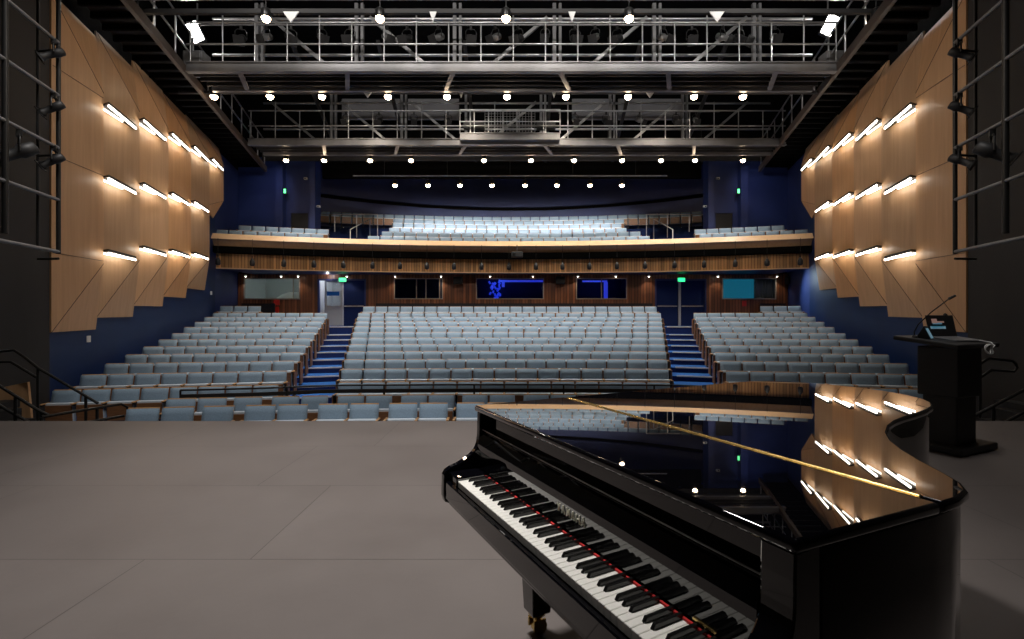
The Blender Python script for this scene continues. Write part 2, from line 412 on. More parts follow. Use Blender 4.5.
# parapet behind last row
for k, (pa, pc, what) in enumerate(((242,275,'left block'),(376,652,'centre block'),(760,785,'right block'))):
    b = MB(); b.bb((wx(pa,22.3),22.25,ZF[11]),(wx(pc,22.3),22.33,ZF[11]+1.05)); tag(b.build('low_parapet','black'),'black low parapet behind the last row of the %s'%what,'parapet')

# wall speakers under balcony
for px, lab in ((458.5,'black wall speaker left of the centre back window'),(560,'black wall speaker right of the centre back window'),(789,'black wall speaker at the far right of the back wall')):
    s_ = tag(empty('wall_speaker',(wx(px,YB),YB-.16,3.08)),lab,'speaker')
    b = MB(); b.rbox((0,0,0),(.42,.3,.34),.02); b.build('cabinet','black',s_)
    b = MB(); b.bb((-.18,-.162,-.14),(.18,-.152,.14)); b.build('grille','blackmetal',s_)

# ------------------------------------------------------------------ balcony
XB = -.2
def bc(X): return -2.1*((X-XB)/12.05)**2
def ribbon(bb, Y0, Y1, z0, z1, th=.07, xa=-12.42, xb=12.12, n=48):
    """curved fascia: bottom at Y0,z0, top at Y1,z1"""
    xs = [xa+(xb-xa)*i/n for i in range(n+1)]
    for i in range(n):
        a, c = xs[i], xs[i+1]
        v = []
        for X in (a, c):
            v += [(X,Y0+bc(X),z0),(X,Y1+bc(X),z1),(X,Y1+th+bc(X),z1),(X,Y0+th+bc(X),z0)]
        bb.add(v, [(0,1,5,4),(1,2,6,5),(2,3,7,6),(3,0,4,7)])
        if i == 0: bb.add(v, [(0,1,2,3)])
        if i == n-1: bb.add(v, [(4,5,6,7)])
bal = struct(empty('trim_balcony_front', (0,0,0)))
b = MB(); ribbon(b, 21.20, 21.42, 4.52, 4.76, .16); b.build('top_fascia','railwood',bal)
b = MB(); ribbon(b, 21.60, 21.36, 4.27, 4.52, .07); b.build('lower_fascia','oak_b',bal)
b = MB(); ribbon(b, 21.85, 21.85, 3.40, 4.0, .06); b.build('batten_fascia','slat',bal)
b = MB(); ribbon(b, 21.83, 21.83, 3.37, 3.41, .12); b.build('edge_strip','railwood',bal)
b = MB(); ribbon(b, 21.43, 21.43, 4.02, 4.26, .03); ribbon(b, 21.47, 21.47, 4.0, 4.06, .9); ribbon(b, 22.2, 22.2, 3.41, 4.0, .05); struct(b.build('trim_balcony_recess_shade','ceil'))  # black faces stand in for the shade of an open recess
# soffit
b = MB(); ribbon(b, 22.05, 22.05, 3.38, 3.40, 2.9); struct(b.build('ceiling_under_balcony','navy'))
# tiers
def balY(j): return 22.0+.9*j
BZ = [4.13,4.50,4.84,5.24,5.63,6.03]
b = MB()
for j in range(6):
    z = BZ[j]; zp = BZ[j-1] if j else 4.1; n = 40
    lim = 12.2 if j < 1 else 12.6
    xs = [XB-lim+2*lim*i/n for i in range(n+1)]
    for i in range(n):
        f0 = [(X, balY(j)+bc(X)-.52) for X in (xs[i], xs[i+1])]
        e0 = [(X, balY(j+1)+bc(X)-.52+(2.5 if j == 5 else 0)) for X in (xs[i], xs[i+1])]
        b.cur = 1
        b.add([(*f0[0],zp),(*f0[1],zp),(*f0[1],z),(*f0[0],z)], [(0,1,2,3)])
        b.cur = 0
        b.add([(*f0[0],z),(*f0[1],z),(*e0[1],z),(*e0[0],z)], [(0,1,2,3)])
struct(b.build('floor_balcony',['carpet','riser'], fix=False))
# balcony walls
def facewall(name, pa, pc, Y, z0, z1, m, th=.15):
    bb = MB(); bb.bb((wx(pa,Y),Y,z0),(wx(pc,Y),Y+th,z1)); return struct(bb.build(name,m))
for sd, nm in ((-1,'left'),(1,'right')):
    q = lambda p: p if sd < 0 else 1026-p      # mirrored about the hall axis at that depth
    Y = 22.7
    X0 = wallX(sd,Y); Xp = XB+sd*(11.05); Xp2 = XB+sd*10.72; Xe = XB+sd*9.45; Xe2 = XB+sd*9.2
    b = MB(); b.bb((X0,Y,3.5),(Xp,Y+.15,12)); struct(b.build('wall_balcony_side_'+nm,'navy'))
    b = MB(); b.bb((Xp,Y-.35,3.9),(Xp2,Y+.15,9)); struct(b.build('trim_pier_outer_'+nm,'navy'))
    b = MB(); b.bb((Xp2,Y,3.9),(XB+sd*10.5,Y+.15,12)); b.bb((XB+sd*9.68,Y,3.9),(Xe,Y+.15,12)); b.bb((XB+sd*10.5,Y,6.30),(XB+sd*9.68,Y+.15,12)); struct(b.build('wall_balcony_door_'+nm,'navy'))
    b = MB(); b.bb((Xe,Y-.35,3.9),(Xe2,Y+.3,9)); struct(b.build('trim_pier_inner_'+nm,'navy'))
    d = struct(empty('door_%d'%(5 if sd<0 else 6), (XB+sd*10.09,Y+.05,3.9)))
    g = MB(); g.bb((-.41,0,0),(.41,.05,2.40)); g.build('door_leaf','black',d,bevel=.01,seg=1)
    g = MB(); g.tube((sd*.3,-.05,1.3),(sd*.3,-.05,1.6),.015); g.build('door_handle','steel_lt',d)
    # small exit sign on the pier and a little white wall lamp
    e = tag(empty('exit_sign',(Xp2+.0*sd-.0+(-.16*sd),Y-.42,8.55-.0)),'small green exit sign on the %s balcony pier'%nm,'exit sign')
    g = MB(); g.rbox((0,.0,0),(.16,.06,.3),.01); g.build('housing','black',e)
    g = MB(); g.bb((-.05,-.04,-.1),(.05,-.032,.1)); g.build('sign_face','exit',e)
    e.location.z = wz(193.5,Y)
    for zz, lab in ((179,'upper'),(208,'lower')):
        Xs = XB+sd*(9.75 if zz == 179 else 9.05)
        e = tag(empty('wall_sensor',(Xs,Y-.08 if zz==179 else 22.4,wz(zz,Y))),'%s small white security camera on the %s balcony back wall'%(zz==179 and 'higher' or 'lower',nm),'camera')
        g = MB(); g.rbox((0,0,0),(.16,.12,.1),.02); g.build('housing','white',e)
        g = MB(); g.tube((0,-.06,-.01),(0,-.09,-.02),.03,10); g.build('lens','black',e)
b = MB(); b.bb((-14,22.55,8.95),(14,22.68,12)); struct(b.build('wall_roof_void','ceil'))
b = MB(); b.bb((XB-9.2,23.2,8.10),(XB+9.2,23.35,12)); struct(b.build('wall_roof_header','ceil'))
# curved back wall with a shadow gap
def archwall(name, z0, z1, off, m):
    bb = MB(); n = 40; xs = [XB-11.9+23.8*i/n for i in range(n+1)]
    fy = lambda X: 28.2-3.2*(abs(X-XB)/10)**2+off
    for i in range(n):
        v = []
        for X in (xs[i], xs[i+1]): v += [(X,fy(X),z0),(X,fy(X),z1),(X,fy(X)+.2,z1),(X,fy(X)+.2,z0)]
        bb.add(v, [(0,1,5,4),(1,2,6,5),(2,3,7,6),(3,0,4,7)], False)
    return struct(bb.build(name,m))
archwall('wall_balcony_back_lower', 5.9, 7.62, 0, 'navy')
archwall('trim_balcony_back_gap', 7.62, 7.82, .25, 'ceil')
archwall('wall_balcony_back_upper', 7.82, 12, 0, 'navy')

# ------------------------------------------------------------------ seats
SW = .53
def seat_parts():
    """origin on the floor under the backrest; the sitter faces -y. Seat tipped up."""
    tilt = Matrix.Rotation(-math.radians(11), 3, 'X')
    P = {}
    b = MB()    # upholstered pad, gently bulged and rounded
    nx, nz = 6, 4; w, h = .2465, .228; vs = []
    for s2 in (0, 1):
        for j in range(nz+1):
            for i in range(nx+1):
                u = -1+2*i/nx; q = -1+2*j/nz
                e = (1-abs(u)**10)*(1-abs(q)**10)
                cut = .985 if abs(u) == 1 and abs(q) == 1 else 1
                y = -.022-.022*e+.012*u*u if s2 == 0 else .0+.012*u*u
                vs.append(tilt @ Vector((u*w*cut, y, q*h*cut)) + Vector((0,-.045,.635)))
    nn = (nx+1)*(nz+1); fs = []
    idx = lambda s2, i, j: s2*nn+j*(nx+1)+i
    for j in range(nz):
        for i in range(nx):
            fs.append((idx(0,i,j),idx(0,i+1,j),idx(0,i+1,j+1),idx(0,i,j+1))); fs.append((idx(1,i,j),idx(1,i,j+1),idx(1,i+1,j+1),idx(1,i+1,j)))
    for i in range(nx):
        fs.append((idx(0,i,0),idx(1,i,0),idx(1,i+1,0),idx(0,i+1,0))); fs.append((idx(0,i,nz),idx(0,i+1,nz),idx(1,i+1,nz),idx(1,i,nz)))
    for j in range(nz):
        fs.append((idx(0,0,j),idx(0,0,j+1),idx(1,0,j+1),idx(1,0,j))); fs.append((idx(0,nx,j),idx(1,nx,j),idx(1,nx,j+1),idx(0,nx,j+1)))
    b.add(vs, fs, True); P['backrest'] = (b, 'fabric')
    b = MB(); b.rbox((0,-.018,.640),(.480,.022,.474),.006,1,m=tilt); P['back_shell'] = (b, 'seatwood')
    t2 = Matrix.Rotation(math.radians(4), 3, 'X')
    b = MB(); b.rbox((0,-.150,.445),(.475,.085,.385),.018,2,m=t2); P['seat_cushion'] = (b, 'fabric_lit')
    b = MB(); b.rbox((0,-.205,.425),(.46,.018,.34),.006,1,m=t2); P['cushion_shell'] = (b, 'shellwood')
    return P
def arm_geo(x):
    s1 = MB(); s1.prism([(-.17,.0),(.03,.0),(.03,.03),(-.03,.05),(-.05,.60),(-.24,.62),(-.27,.585),(-.13,.56),(-.10,.05),(-.17,.03)], x-.018, x+.018, 'x')
    s2 = MB(); s2.rbox((x,-.175,.625),(.045,.24,.026),.008,1)
    return s1, s2
def end_geo(x):
    s1 = MB(); s1.rbox((x,-.12,.33),(.024,.24,.58),.008,1); return s1
SP = seat_parts()
AL, AW = arm_geo(-SW/2); BL, BW = arm_geo(SW/2); EL = end_geo(-SW/2-.042); ER = end_geo(SW/2+.042)
# template objects (the first seat uses them directly)
MESH = {}
def mesh_of(name, mb, m):
    o = mb.build(name, m); me = o.data; bpy.data.objects.remove(o); return me
for k, (g, m) in SP.items(): MESH[k] = mesh_of(k, g, m)
MESH['standard'] = mesh_of('standard', AL, 'seatmetal'); MESH['armrest'] = mesh_of('armrest', AW, 'seatwood')
MESH['standard_r'] = mesh_of('standard_right', BL, 'seatmetal'); MESH['armrest_r'] = mesh_of('armrest_right', BW, 'seatwood')
MESH['end_l'] = mesh_of('end_panel_left', EL, 'shellwood'); MESH['end_r'] = mesh_of('end_panel_right', ER, 'shellwood')
SEATS = []      # (x,y,z,rz, last?, endL, endR, label, group)
def words_row(i): return ORD[i]
def add_seat(x, y, z, rz, last, el, er, label, group): SEATS.append((x,y,z,rz,last,el,er,label,group))
for r in range(12):        # centre block
    hw = edge_in(r)-.03; n = int(2*hw/SW+.35) if r < 11 else 24
    p = 2*hw/n if r < 11 else .53
    sx = SW
    hw2 = n*p/2
    for i in range(n):
        dx = -hw2+p*(i+.5); e = .02; Y = rowpt(r, dx); sl = (rowpt(r, dx+e)-rowpt(r, dx-e))/(2*e)
        k = i if i < n/2 else n-1-i
        side = 'left' if i < n/2 else 'right'
        lab = 'grey-blue seat, centre block row %d from the front, %s from its %s end' % (r+1, ORD[k], side)
        add_seat(XC-.04+dx, Y, ZF[r], math.atan(sl), i == n-1, i == 0, i == n-1, lab, 'centre block theatre seats')
for sd, nm in ((-1,'left'),(1,'right')):
    for r in range(12):
        a, c = edge_a(r)+.05, edge_out(r)
        if r == 0: c -= .25
        if r == 11: a = a+2.75; c -= .2
        n = int(round((c-a)/(SW*.985)))
        for i in range(n):
            d = a+SW*.985*(i+.5); Y = rowpt(r, d); rz = math.atan(.18)*(1 if sd < 0 else -1)
            x = XC+sd*d
            lastR = (i == 0) if sd < 0 else (i == n-1)
            lab = 'grey-blue seat, %s block row %d from the front, %s from the aisle' % (nm, r+1, ORD[i])
            add_seat(x, Y, ZF[r], rz, lastR, sd > 0 and i == 0, sd < 0 and i == 0, lab, '%s block theatre seats'%nm)
PITX = [(-6.45,2),(-5.30,1),(-4.63,2),(-3.43,2),(-2.235,2),(-1.06,2),(.125,2),(1.31,2),(2.49,2),(3.68,2),(4.87,1)]
for row, (Y0, nm) in enumerate(((8.4,'front'),(9.3,'second'))):
    k = 0
    for x0, n in PITX:
        for i in range(n):
            x = x0+SW*(i+.5)+(0 if row == 0 else .0); cy = -.5*(x/6.4)**2; sl = -x/40.96
            lab = 'dark grey-blue paired seat in the %s pit row, %s from the left'%(nm, ORD[k])
            add_seat(x, Y0+cy, PIT, math.atan(sl), i == n-1, False, False, lab, 'paired seats in the orchestra pit'); k += 1
NBAL0 = len(SEATS)
for j in range(6):
    ends = {0:(-6.65,6.15),1:(-6.3,5.85),2:(-6.2,5.75),3:(-6.25,5.8),4:(-6.45,5.85),5:(-10.3,9.9)}[j]
    n = int((ends[1]-ends[0])/.528)
    for i in range(n):
        X = ends[0]+.528*(i+.5); Y = balY(j)+bc(X); sl = -4.2*(X-XB)/12.05**2
        add_seat(X, Y, BZ[j], math.atan(sl), i == n-1, False, False, '', 'balcony')
    if j < 2:
        for sd in (-1, 1):
            for i in range(8 if j == 0 else 7):
                X = XB+sd*(8.25+j*.1+.51*(i+.5)); Y = balY(j)+bc(X)
                add_seat(X, Y, BZ[j], math.atan(-4.2*(X-XB)/12.05**2), True, False, False, '', 'balcony')
# choose the 300 that show largest
def hidden(s):
    x, y, z = s[0], s[1], s[2]+.75
    px, py = VX+F*x/y, HY-F*(z-EYE)/y
    if px < -5 or px > 1030 : return True
    top = 404 if px < 480 else 386     # piano lid outline and the lectern
    if px > 570 and py > 386: return True
    if px > 476 and py > 400: return True
    return False
order = sorted(range(len(SEATS)), key=lambda i: (hidden(SEATS[i]), SEATS[i][1]))
vis = [i for i in order if not hidden(SEATS[i])]
solo = set(vis[:300])
def put(name, me, parent): 
    o = bpy.data.objects.new(name, me); COL.objects.link(o); o.parent = parent; return o
for i in sorted(solo):
    x,y,z,rz,last,el,er,lab,grp = SEATS[i]
    e = tag(empty('theatre_seat',(x,y,z),rz), lab, 'theatre seat', grp)
    for k in ('backrest','back_shell','seat_cushion','cushion_shell'): put(k, MESH[k], e)
    put('standard', MESH['standard'], e); put('armrest', MESH['armrest'], e)
    if last: put('standard', MESH['standard_r'], e); put('armrest', MESH['armrest_r'], e)
    if el: put('end_panel', MESH['end_l'], e)
    if er: put('end_panel', MESH['end_r'], e)
mats = ['fabric','seatwood','fabric_lit','seatmetal','shellwood']
def rest(idx, name, label):
    b = MB()
    src = [(SP['backrest'][0],0),(SP['back_shell'][0],1),(SP['seat_cushion'][0],2),(SP['cushion_shell'][0],4),(AL,3),(AW,1)]
    for i in idx:
        x,y,z,rz,last,el,er,_,_ = SEATS[i]; R = Matrix.Rotation(rz,3,'Z'); T = Vector((x,y,z))
        ss = list(src)
        if last: ss += [(BL,3),(BW,1)]
        if el: ss.append((EL,4))
        if er: ss.append((ER,4))
        for g, mi in ss:
            o = len(b.v); b.v += [tuple(R@Vector(p)+T) for p in g.v]
            b.f += [[o+q for q in f] for f in g.f]; b.sm += g.sm; b.mi += [mi]*len(g.f)
    tag(b.build(name, mats), label, 'theatre seats', kind='stuff')
rest([i for i in range(len(SEATS)) if i not in solo], 'theatre_seats', 'remaining rows of grey-blue theatre seats at the rear stalls and on the balcony')

# ------------------------------------------------------------------ folded oak wall panels
DK = [9.88,11.42,13.10,14.86,16.60,18.35,19.95]
NT = [8.10,8.22,8.42,8.36,8.40,8.40]; 
BOT = [1.07,1.37,1.69,2.02,2.38,5.35]
LM = [2.66,2.94,3.28,3.45,3.58,6.2]
UM = [6.72,7.0,7.2,7.36,7.5,7.7]
FIX = {1:(2.98,4.74,6.46),2:(3.32,5.04,6.79),3:(3.48,5.24,7.09),4:(3.62,5.4,7.30),5:(7.45,)}
PR = .19
mk = ['oak','oak_b','oak','oak_c','oak_b','oak']
for sd, nm in ((-1,'left'),(1,'right')):
    for k in range(6):
        y0, y1 = DK[k], DK[k+1]
        P = lambda Y, off, z: Vector((wallX(sd,Y,off), Y, z))
        nT, nB = P(y0,.045,NT[k]), P(y0,.045,BOT[k]); fT, fB = P(y1-.02,.045,NT[k]-.02), P(y1-.02,.045,BOT[k]+.02)
        mT, mBt = P(y1-.02,PR+.045,UM[k]), P(y1-.02,PR+.045,LM[k])
        if k == 5: fB = P(y0+.9,.045,BOT[k]); nB = P(y0,.045,BOT[k]+.3)
        back = [Vector((v.x+sd*.055, v.y, v.z)) for v in (nT,nB,fT,fB)]
        bm_ = MB(); vs = [nT,nB,fT,fB,mT,mBt]+back
        # faces: front facets, far side return, rims
        bm_.add(vs, [(0,2,4),(0,4,5,1),(1,5,3),(2,8,9,3,5,4),(0,6,8,2),(1,3,9,7),(0,1,7,6),(6,7,9,8)])
        root = tag(empty('folded_wall_panel',(0,0,0)), 'folded oak wall panel, %s from the stage on the %s wall'%(ORD[k],nm),'wall panel','folded oak panels on the %s wall'%nm)
        bm_.build('facet_board', mk[k], root)
        # dark joints
        j = MB()
        def line(a, c):
            o = Vector((-sd*.003,0,0)); j.bar(a+o, c+o, .006, .008)
        line(nT+(mT-nT)*.01, mT); line(nB, mBt)
        if k == 0:
            for z in (2.72,4.75,6.6):
                yy0, yy1 = y0+.01, y1-.04
                line(P(yy0,.062,z), P(yy1,PR+.045,z))
        j.build('joint','seatmetal',root)
        # fixtures
        for fi, z in enumerate(FIX.get(k, ())):
            L = y1-y0
            def SF(t, extra=0): return P(y0+t*L, .045+PR*t+extra, z)
            lv = ['lowest','middle','upper'][fi] if len(FIX[k]) == 3 else 'single'
            fx = tag(empty('wall_light',(0,0,0)), '%s linear wall light on the %s panel from the stage, %s wall'%(lv,ORD[k],nm),'wall light','linear lights on the %s wall panels'%nm)
            g = MB(); z -= .04
            a0, a1, c0, c1 = SF(.04,.005), SF(.90,.005), SF(-.08,.39), SF(.73,.18)
            up = Vector((0,0,.05))
            g.add([a0,a1,c1,c0,a0+up,a1+up,c1+up,c0+up], [(0,1,2,3),(4,5,6,7),(0,1,5,4),(1,2,6,5),(2,3,7,6),(3,0,4,7)])
            g.build('shelf','black',fx)
            g = MB(); dn = Vector((0,0,-.035)); g.bar(SF(-.08,.39)+dn*1.4, SF(.72,.18)+dn*1.4, .03, .042); g.build('light_strip','led',fx)
            g = MB(); g.bar(SF(.03,.10)+dn*.6, SF(.50,.07)+dn*.6, .035, .04); g.build('inner_light_strip','led_in',fx)
# light switch plates
b = MB(); b.rbox((wallX(-1,11.16,.02),11.16,wz(339,11.16)),(.03,.10,.15),.006); tag(b.build('wall_box','white'),'small white wall box below the left oak panels','wall box')
b = MB(); b.rbox((wallX(-1,19.1,.02),19.1,wz(293,19.1)),(.03,.10,.14),.006); tag(b.build('wall_switch','white'),'small pale switch on the left blue wall near the balcony','switch')

# ------------------------------------------------------------------ catwalks
ZD0, ZD1 = 8.05, 8.32
def catwalk(Y, xl, xr, name, label, rails=(8.82,9.41), depth=1.2, vert=(), top=10.5, post=.88):
    root = tag(empty(name,(0,Y,0)), label, 'catwalk', 'lighting catwalks')
    b = MB(); b.bb((xl,0,ZD0),(xr,.12,ZD1)); b.bb((xl,-.04,ZD1-.03),(xr,0,ZD1)); b.bb((xl,-.04,ZD0),(xr,0,ZD0+.03)); b.build('edge_beam','steel',root)
    b = MB(); b.bb((xl,depth-.1,ZD0),(xr,depth,ZD1)); b.build('rear_beam','steel',root)
    b = MB(); b.bb((xl,.12,ZD1-.05),(xr,depth-.1,ZD1)); b.build('deck','deck',root)
    b = MB()
    for k in range(3): y = .3+k*.28; b.bb((xl,y,ZD0+.04),(xr,y+.05,ZD0+.16))
    b.build('joists','deck',root)
    for X in vert:
        s_ = 1 if X > XC else -1
        b = MB(); b.bar((X-.0*s_,.12,ZD0+.05),(X+s_*.35,depth-.1,ZD0+.05),.12,.08); b.build('cross_beam','steel',root)
    b = MB(); n = 0
    for z in rails: b.tube((xl,0.03,z),(xr,.03,z),.026,8)
    b.build('handrails','steel_lt',root)
    x = xl+.1
    pb = MB(); k = 0
    while x < xr:
        pb = MB(); pb.tube((x,.03,ZD1),(x,.03,rails[-1]+(.35 if k%3==1 else 0)),.020,8); pb.build('rail_post','steel_lt',root); x += post; k += 1
    for z in (9.28-.15, top-.15): 
        b = MB(); b.tube((xl,depth-.05,z),(xr,depth-.05,z),.045,8); b.build('truss_chord','steel_lt',root)
    for X in vert:
        b = MB(); b.bb((X-.14,depth-.10,ZD1),(X-.04,depth,top+.3)); b.bb((X+.04,depth-.10,ZD1),(X+.12,depth,top+.3)); b.build('truss_post','steel',root)
    vs = sorted(vert)
    ext = [vs[0]-2.9]+vs+[vs[-1]+2.9]
    for a, c in zip(ext[:-1], ext[1:]):
        m_ = (a+c)/2; w = 2.15
        if m_ < XC-.5: p0, p1 = (a+.3,top-.1), (a+.3+w,ZD1+.1)
        else: p0, p1 = (c-.3,top-.1), (c-.3-w,ZD1+.1)
        if max(p0[0],p1[0]) > xr or min(p0[0],p1[0]) < xl: continue
        b = MB(); b.bar((p0[0],depth-.05,p0[1]),(p1[0],depth-.05,p1[1]),.08,.09); b.build('truss_brace','steel_lt',root)
    return root
vt = [XC+d for d in (-7.35,-4.4,-1.5,1.45,4.4,7.35)]
c1 = catwalk(13.0, wx(186,13), wx(838,13), 'lighting_catwalk', 'nearer steel lighting catwalk high over the seats', vert=vt, top=10.35)
c2 = catwalk(18.6, wx(248,18.6), wx(786,18.6), 'lighting_catwalk', 'farther steel lighting catwalk with a projecting caged middle bay', vert=[XC+d for d in (-7.3,-4.4,4.2,7.2)]+[XC-1.75,XC+1.35], top=10.35, post=.95)
# caged middle bay of the far catwalk (part of it)
b = MB(); xa, xb = wx(460,18.3), wx(560,18.3); yb = -.32
b.bb((xa,yb,8.16),(xb,0,8.40)); b.bb((xa,yb-.03,8.38),(xb,yb,8.42)); b.build('bay_floor','steel',c2)
b = MB()
for z in (8.85,9.3): b.tube((xa,yb,z),(xb,yb,z),.025)
for k in range(8): x = xa+(xb-xa)*k/7; b.tube((x,yb,8.4),(x,yb,9.3),.022)
for x in (xa,xb): b.tube((x,yb,9.3),(x,0,9.3),.022)
b.build('bay_rail','steel_lt',c2)
b = MB(); ma, mb_ = wx(485,18.3), wx(535,18.3)
for k in range(17): x = ma+(mb_-ma)*k/16; b.tube((x,yb+.02,8.45),(x,yb+.02,9.25),.007,5)
for k in range(9): z = 8.45+.1*k; b.tube((ma,yb+.02,z),(mb_,yb+.02,z),.007,5)
b.build('mesh_guard','steel_lt',c2)
b = MB(); b.bb((wx(463,18.5),.05,8.75),(wx(484,18.5),.3,8.98)); b.bb((wx(537,18.5),.05,8.75),(wx(556,18.5),.3,8.98)); b.build('control_box','black',c2)
for o_ in [c2]: pass
# side galleries
for sd, nm in ((-1,'left'),(1,'right')):
    root = tag(empty('side_gallery',(0,0,0)), 'dark steel gallery running along the %s wall at catwalk height'%nm,'gallery')
    gi = lambda Y, o=0: XW+sd*(5.38+.272*Y+o)
    ya, yb_ = 8.8, 22.0
    b = MB(); b.bar((gi(ya),ya,8.16),(gi(yb_),yb_,8.16),.10,.24); b.build('edge_beam','gallery_edge',root)
    b = MB(); b.prism([(gi(ya,.06),ya),(gi(yb_,.06),yb_),(wallX(sd,yb_,.28),yb_),(wallX(sd,ya,.28),ya)],8.30,8.34); b.build('deck','deck',root)
    b = MB(); y = ya+.2
    while y < yb_: b.bb((gi(y,.05),y,8.15),(wallX(sd,y,.28),y+.06,8.29)); y += .45
    b.build('joists','ceil',root)
    b = MB()
    for z in (8.82,9.41): b.tube((gi(ya),ya,z),(gi(yb_),yb_,z),.026)
    b.build('handrails','steel_lt',root)
    y = ya+.3
    while y < yb_:
        b = MB(); b.tube((gi(y),y,8.28),(gi(y),y,9.41),.024); b.build('rail_post','steel_lt',root); y += 1.15
# floodlights at the ends of the nearer catwalk
for px, py, nm, rr in ((195,32,'left',-.45),(830,25,'right',.45)):
    Y = 13.9; f = tag(empty('flood_light',(wx(px,Y),Y,wz(py,Y))), 'bright white flood light at the %s end of the nearer catwalk'%nm,'flood light','flood lights on the catwalk')
    R = Matrix.Rotation(rr,3,'Y')
    b = MB(); b.rbox((0,.06,0),(.36,.1,.66),.02,m=R); b.build('housing','black',f)
    b = MB(); b.rbox((0,0,0),(.3,.02,.6),.005,m=R); b.build('lens','flood',f)
    b = MB(); b.tube((0,.1,.2),(0,.1,.9),.02); b.build('bracket','steel',f)
    b = MB(); sdx = -1 if nm == 'left' else 1
    b2 = tag(empty('equipment_rack',(wx(197 if sdx<0 else 832,13.7),13.7,8.32)),'grey equipment cabinet at the %s end of the nearer catwalk'%nm,'cabinet')
    b.rbox((0,0,.3),(.55,.4,.6),.02); b.build('cabinet_body','steel',b2)
    b = MB(); b.rbox((0,-.21,.3),(.46,.02,.5),.01); b.build('door','steel_lt',b2)
# pale grey wall panels behind the far catwalk
for i, (pa, pc, lab) in enumerate(((342,400,'left'),(408,459,'left of centre'),(572,612,'right of centre'),(618,684,'right'))):
    Y = 21.2; b = MB(); b.rbox(((wx(pa,Y)+wx(pc,Y))/2,Y,(wz(99,Y)+wz(120,Y))/2),(wx(pc,Y)-wx(pa,Y),.08,abs(wz(120,Y)-wz(99,Y))),.02)
    tag(b.build('acoustic_reflector','grey_panel'),'grey rectangular acoustic reflector behind the far catwalk, %s'%lab,'acoustic panel','grey acoustic reflectors')
# beams across the roof
for i, (Y, z, h, pa, pc) in enumerate(((11.3,8.58,.10,100,905),(14.4,8.13,.07,178,858),(20.6,8.3,.2,262,770),(21.8,8.5,.2,262,770),(23.2,8.8,.2,290,740))):
    b = MB(); b.bb((wx(pa,Y),Y,z),(wx(pc,Y),Y+.1,z+h)); struct(b.build('trim_roof_beam_%d'%(i+1),'deck'))
b = MB()
for X in [XC+d for d in (-7.3,-4.4,-1.5,1.5,4.4,7.3)]:
    s_ = 1 if X > XC else -1
    b.bar((X,16,10.6),(X+s_*1.0*abs(X)/7.3,24,8.75),.12,.12)
struct(b.build('trim_roof_rafters','deck'))
b = MB(); b.bb((-9,7.7,7.95),(9,8.0,12)); struct(b.build('trim_stage_border','ceil'))

# gusset plates: small pale triangular plates under the beams
for px, py, w, Y, lab in ((291,17,16,11.28,'left'),(433,17,7,11.28,'left of centre'),(572,17,7,11.28,'right of centre'),(717,17,15,11.28,'right')):
    X = wx(px,Y); z = 8.59; ww = w/F*Y/2; b = MB()
    b.prism([(X-ww,z),(X+ww,z),(X,z-.26)], Y-.01, Y+.02, 'y')
    tag(b.build('gusset_plate','white'),'white triangular plate above the nearer catwalk, %s'%lab,'plate','white triangular plates over the nearer catwalk')
for px, w, lab in ((367.5,8,'left'),(461,4,'left of centre'),(554,4,'right of centre'),(650,8,'right')):
    Y = 14.39; X = wx(px,Y); z = 8.14; ww = w/F*Y/2; b = MB()
    b.prism([(X-ww,z),(X+ww,z),(X,z-.16)], Y-.01, Y+.02, 'y')
    tag(b.build('gusset_plate','white'),'small white triangular plate below the nearer catwalk, %s'%lab,'plate','white triangular plates under the nearer catwalk')

# ------------------------------------------------------------------ lamps that hang (downlights)
LIGHTS = []
def spot(loc, target, energy, size_deg, blend=.6, rad=.08, col=(1,.86,.70), name='lamp_light', parent=None):
    l = bpy.data.lights.new(name,'SPOT'); l.energy = energy; l.spot_size = math.radians(size_deg); l.spot_blend = blend; l.shadow_soft_size = rad; l.color = col
    o = bpy.data.objects.new(name,l); COL.objects.link(o); o.location = loc
    o.rotation_euler = (Vector(target)-Vector(loc)).to_track_quat('-Z','Y').to_euler(); return o
def area(loc, target, energy, sx, sy, col=(1,1,1), name='area_light'):
    l = bpy.data.lights.new(name,'AREA'); l.shape = 'RECTANGLE'; l.size = sx; l.size_y = sy; l.energy = energy; l.color = col
    o = bpy.data.objects.new(name,l); COL.objects.link(o); o.location = loc
    o.rotation_euler = (Vector(target)-Vector(loc)).to_track_quat('-Z','Y').to_euler(); return o
dl_parts = None
def downlight(x, y, z, label, group, r=.085, up=.22):
    global dl_parts
    if dl_parts is None:
        e = empty('downlight',(x,y,z)); 
        b = MB(); b.lathe((0,0,0),[(.105,-.02),(.11,0),(.11,.16),(.07,.2),(.02,.22)],14); c_ = b.build('housing','blackmetal',e)
        b = MB(); b.lathe((0,0,-.02),[(.02,-.10),(.06,-.085),(.09,-.05),(.10,-.01),(.10,.002)],14); l_ = b.build('lens','lamp',e)
        b = MB(); b.tube((0,0,.2),(0,0,.40),.012,6); s_ = b.build('stem','blackmetal',e)
        dl_parts = (e,[c_,l_,s_]); o = e
    else: o = copy_tree(*dl_parts); o.location = (x,y,z)
    return tag(o,label,'downlight',group)
rows = [
 (11.3, 17, (138,266,380,506,629,876), 'nearest downlight row at the top'),
 (14.4, 95.5, (214,270,322,388,447,507,566,628,694,743), 'downlight row under the nearer catwalk'),
 (20.0, 159.5, (286,324,370,411,484,531,574,622,661,695,743), 'long downlight row below the far catwalk'),
 (22.0, 184.5, (395,428,460,492,525,557,590,622), 'short downlight row on the lowest pipe')]
LAMPS = []
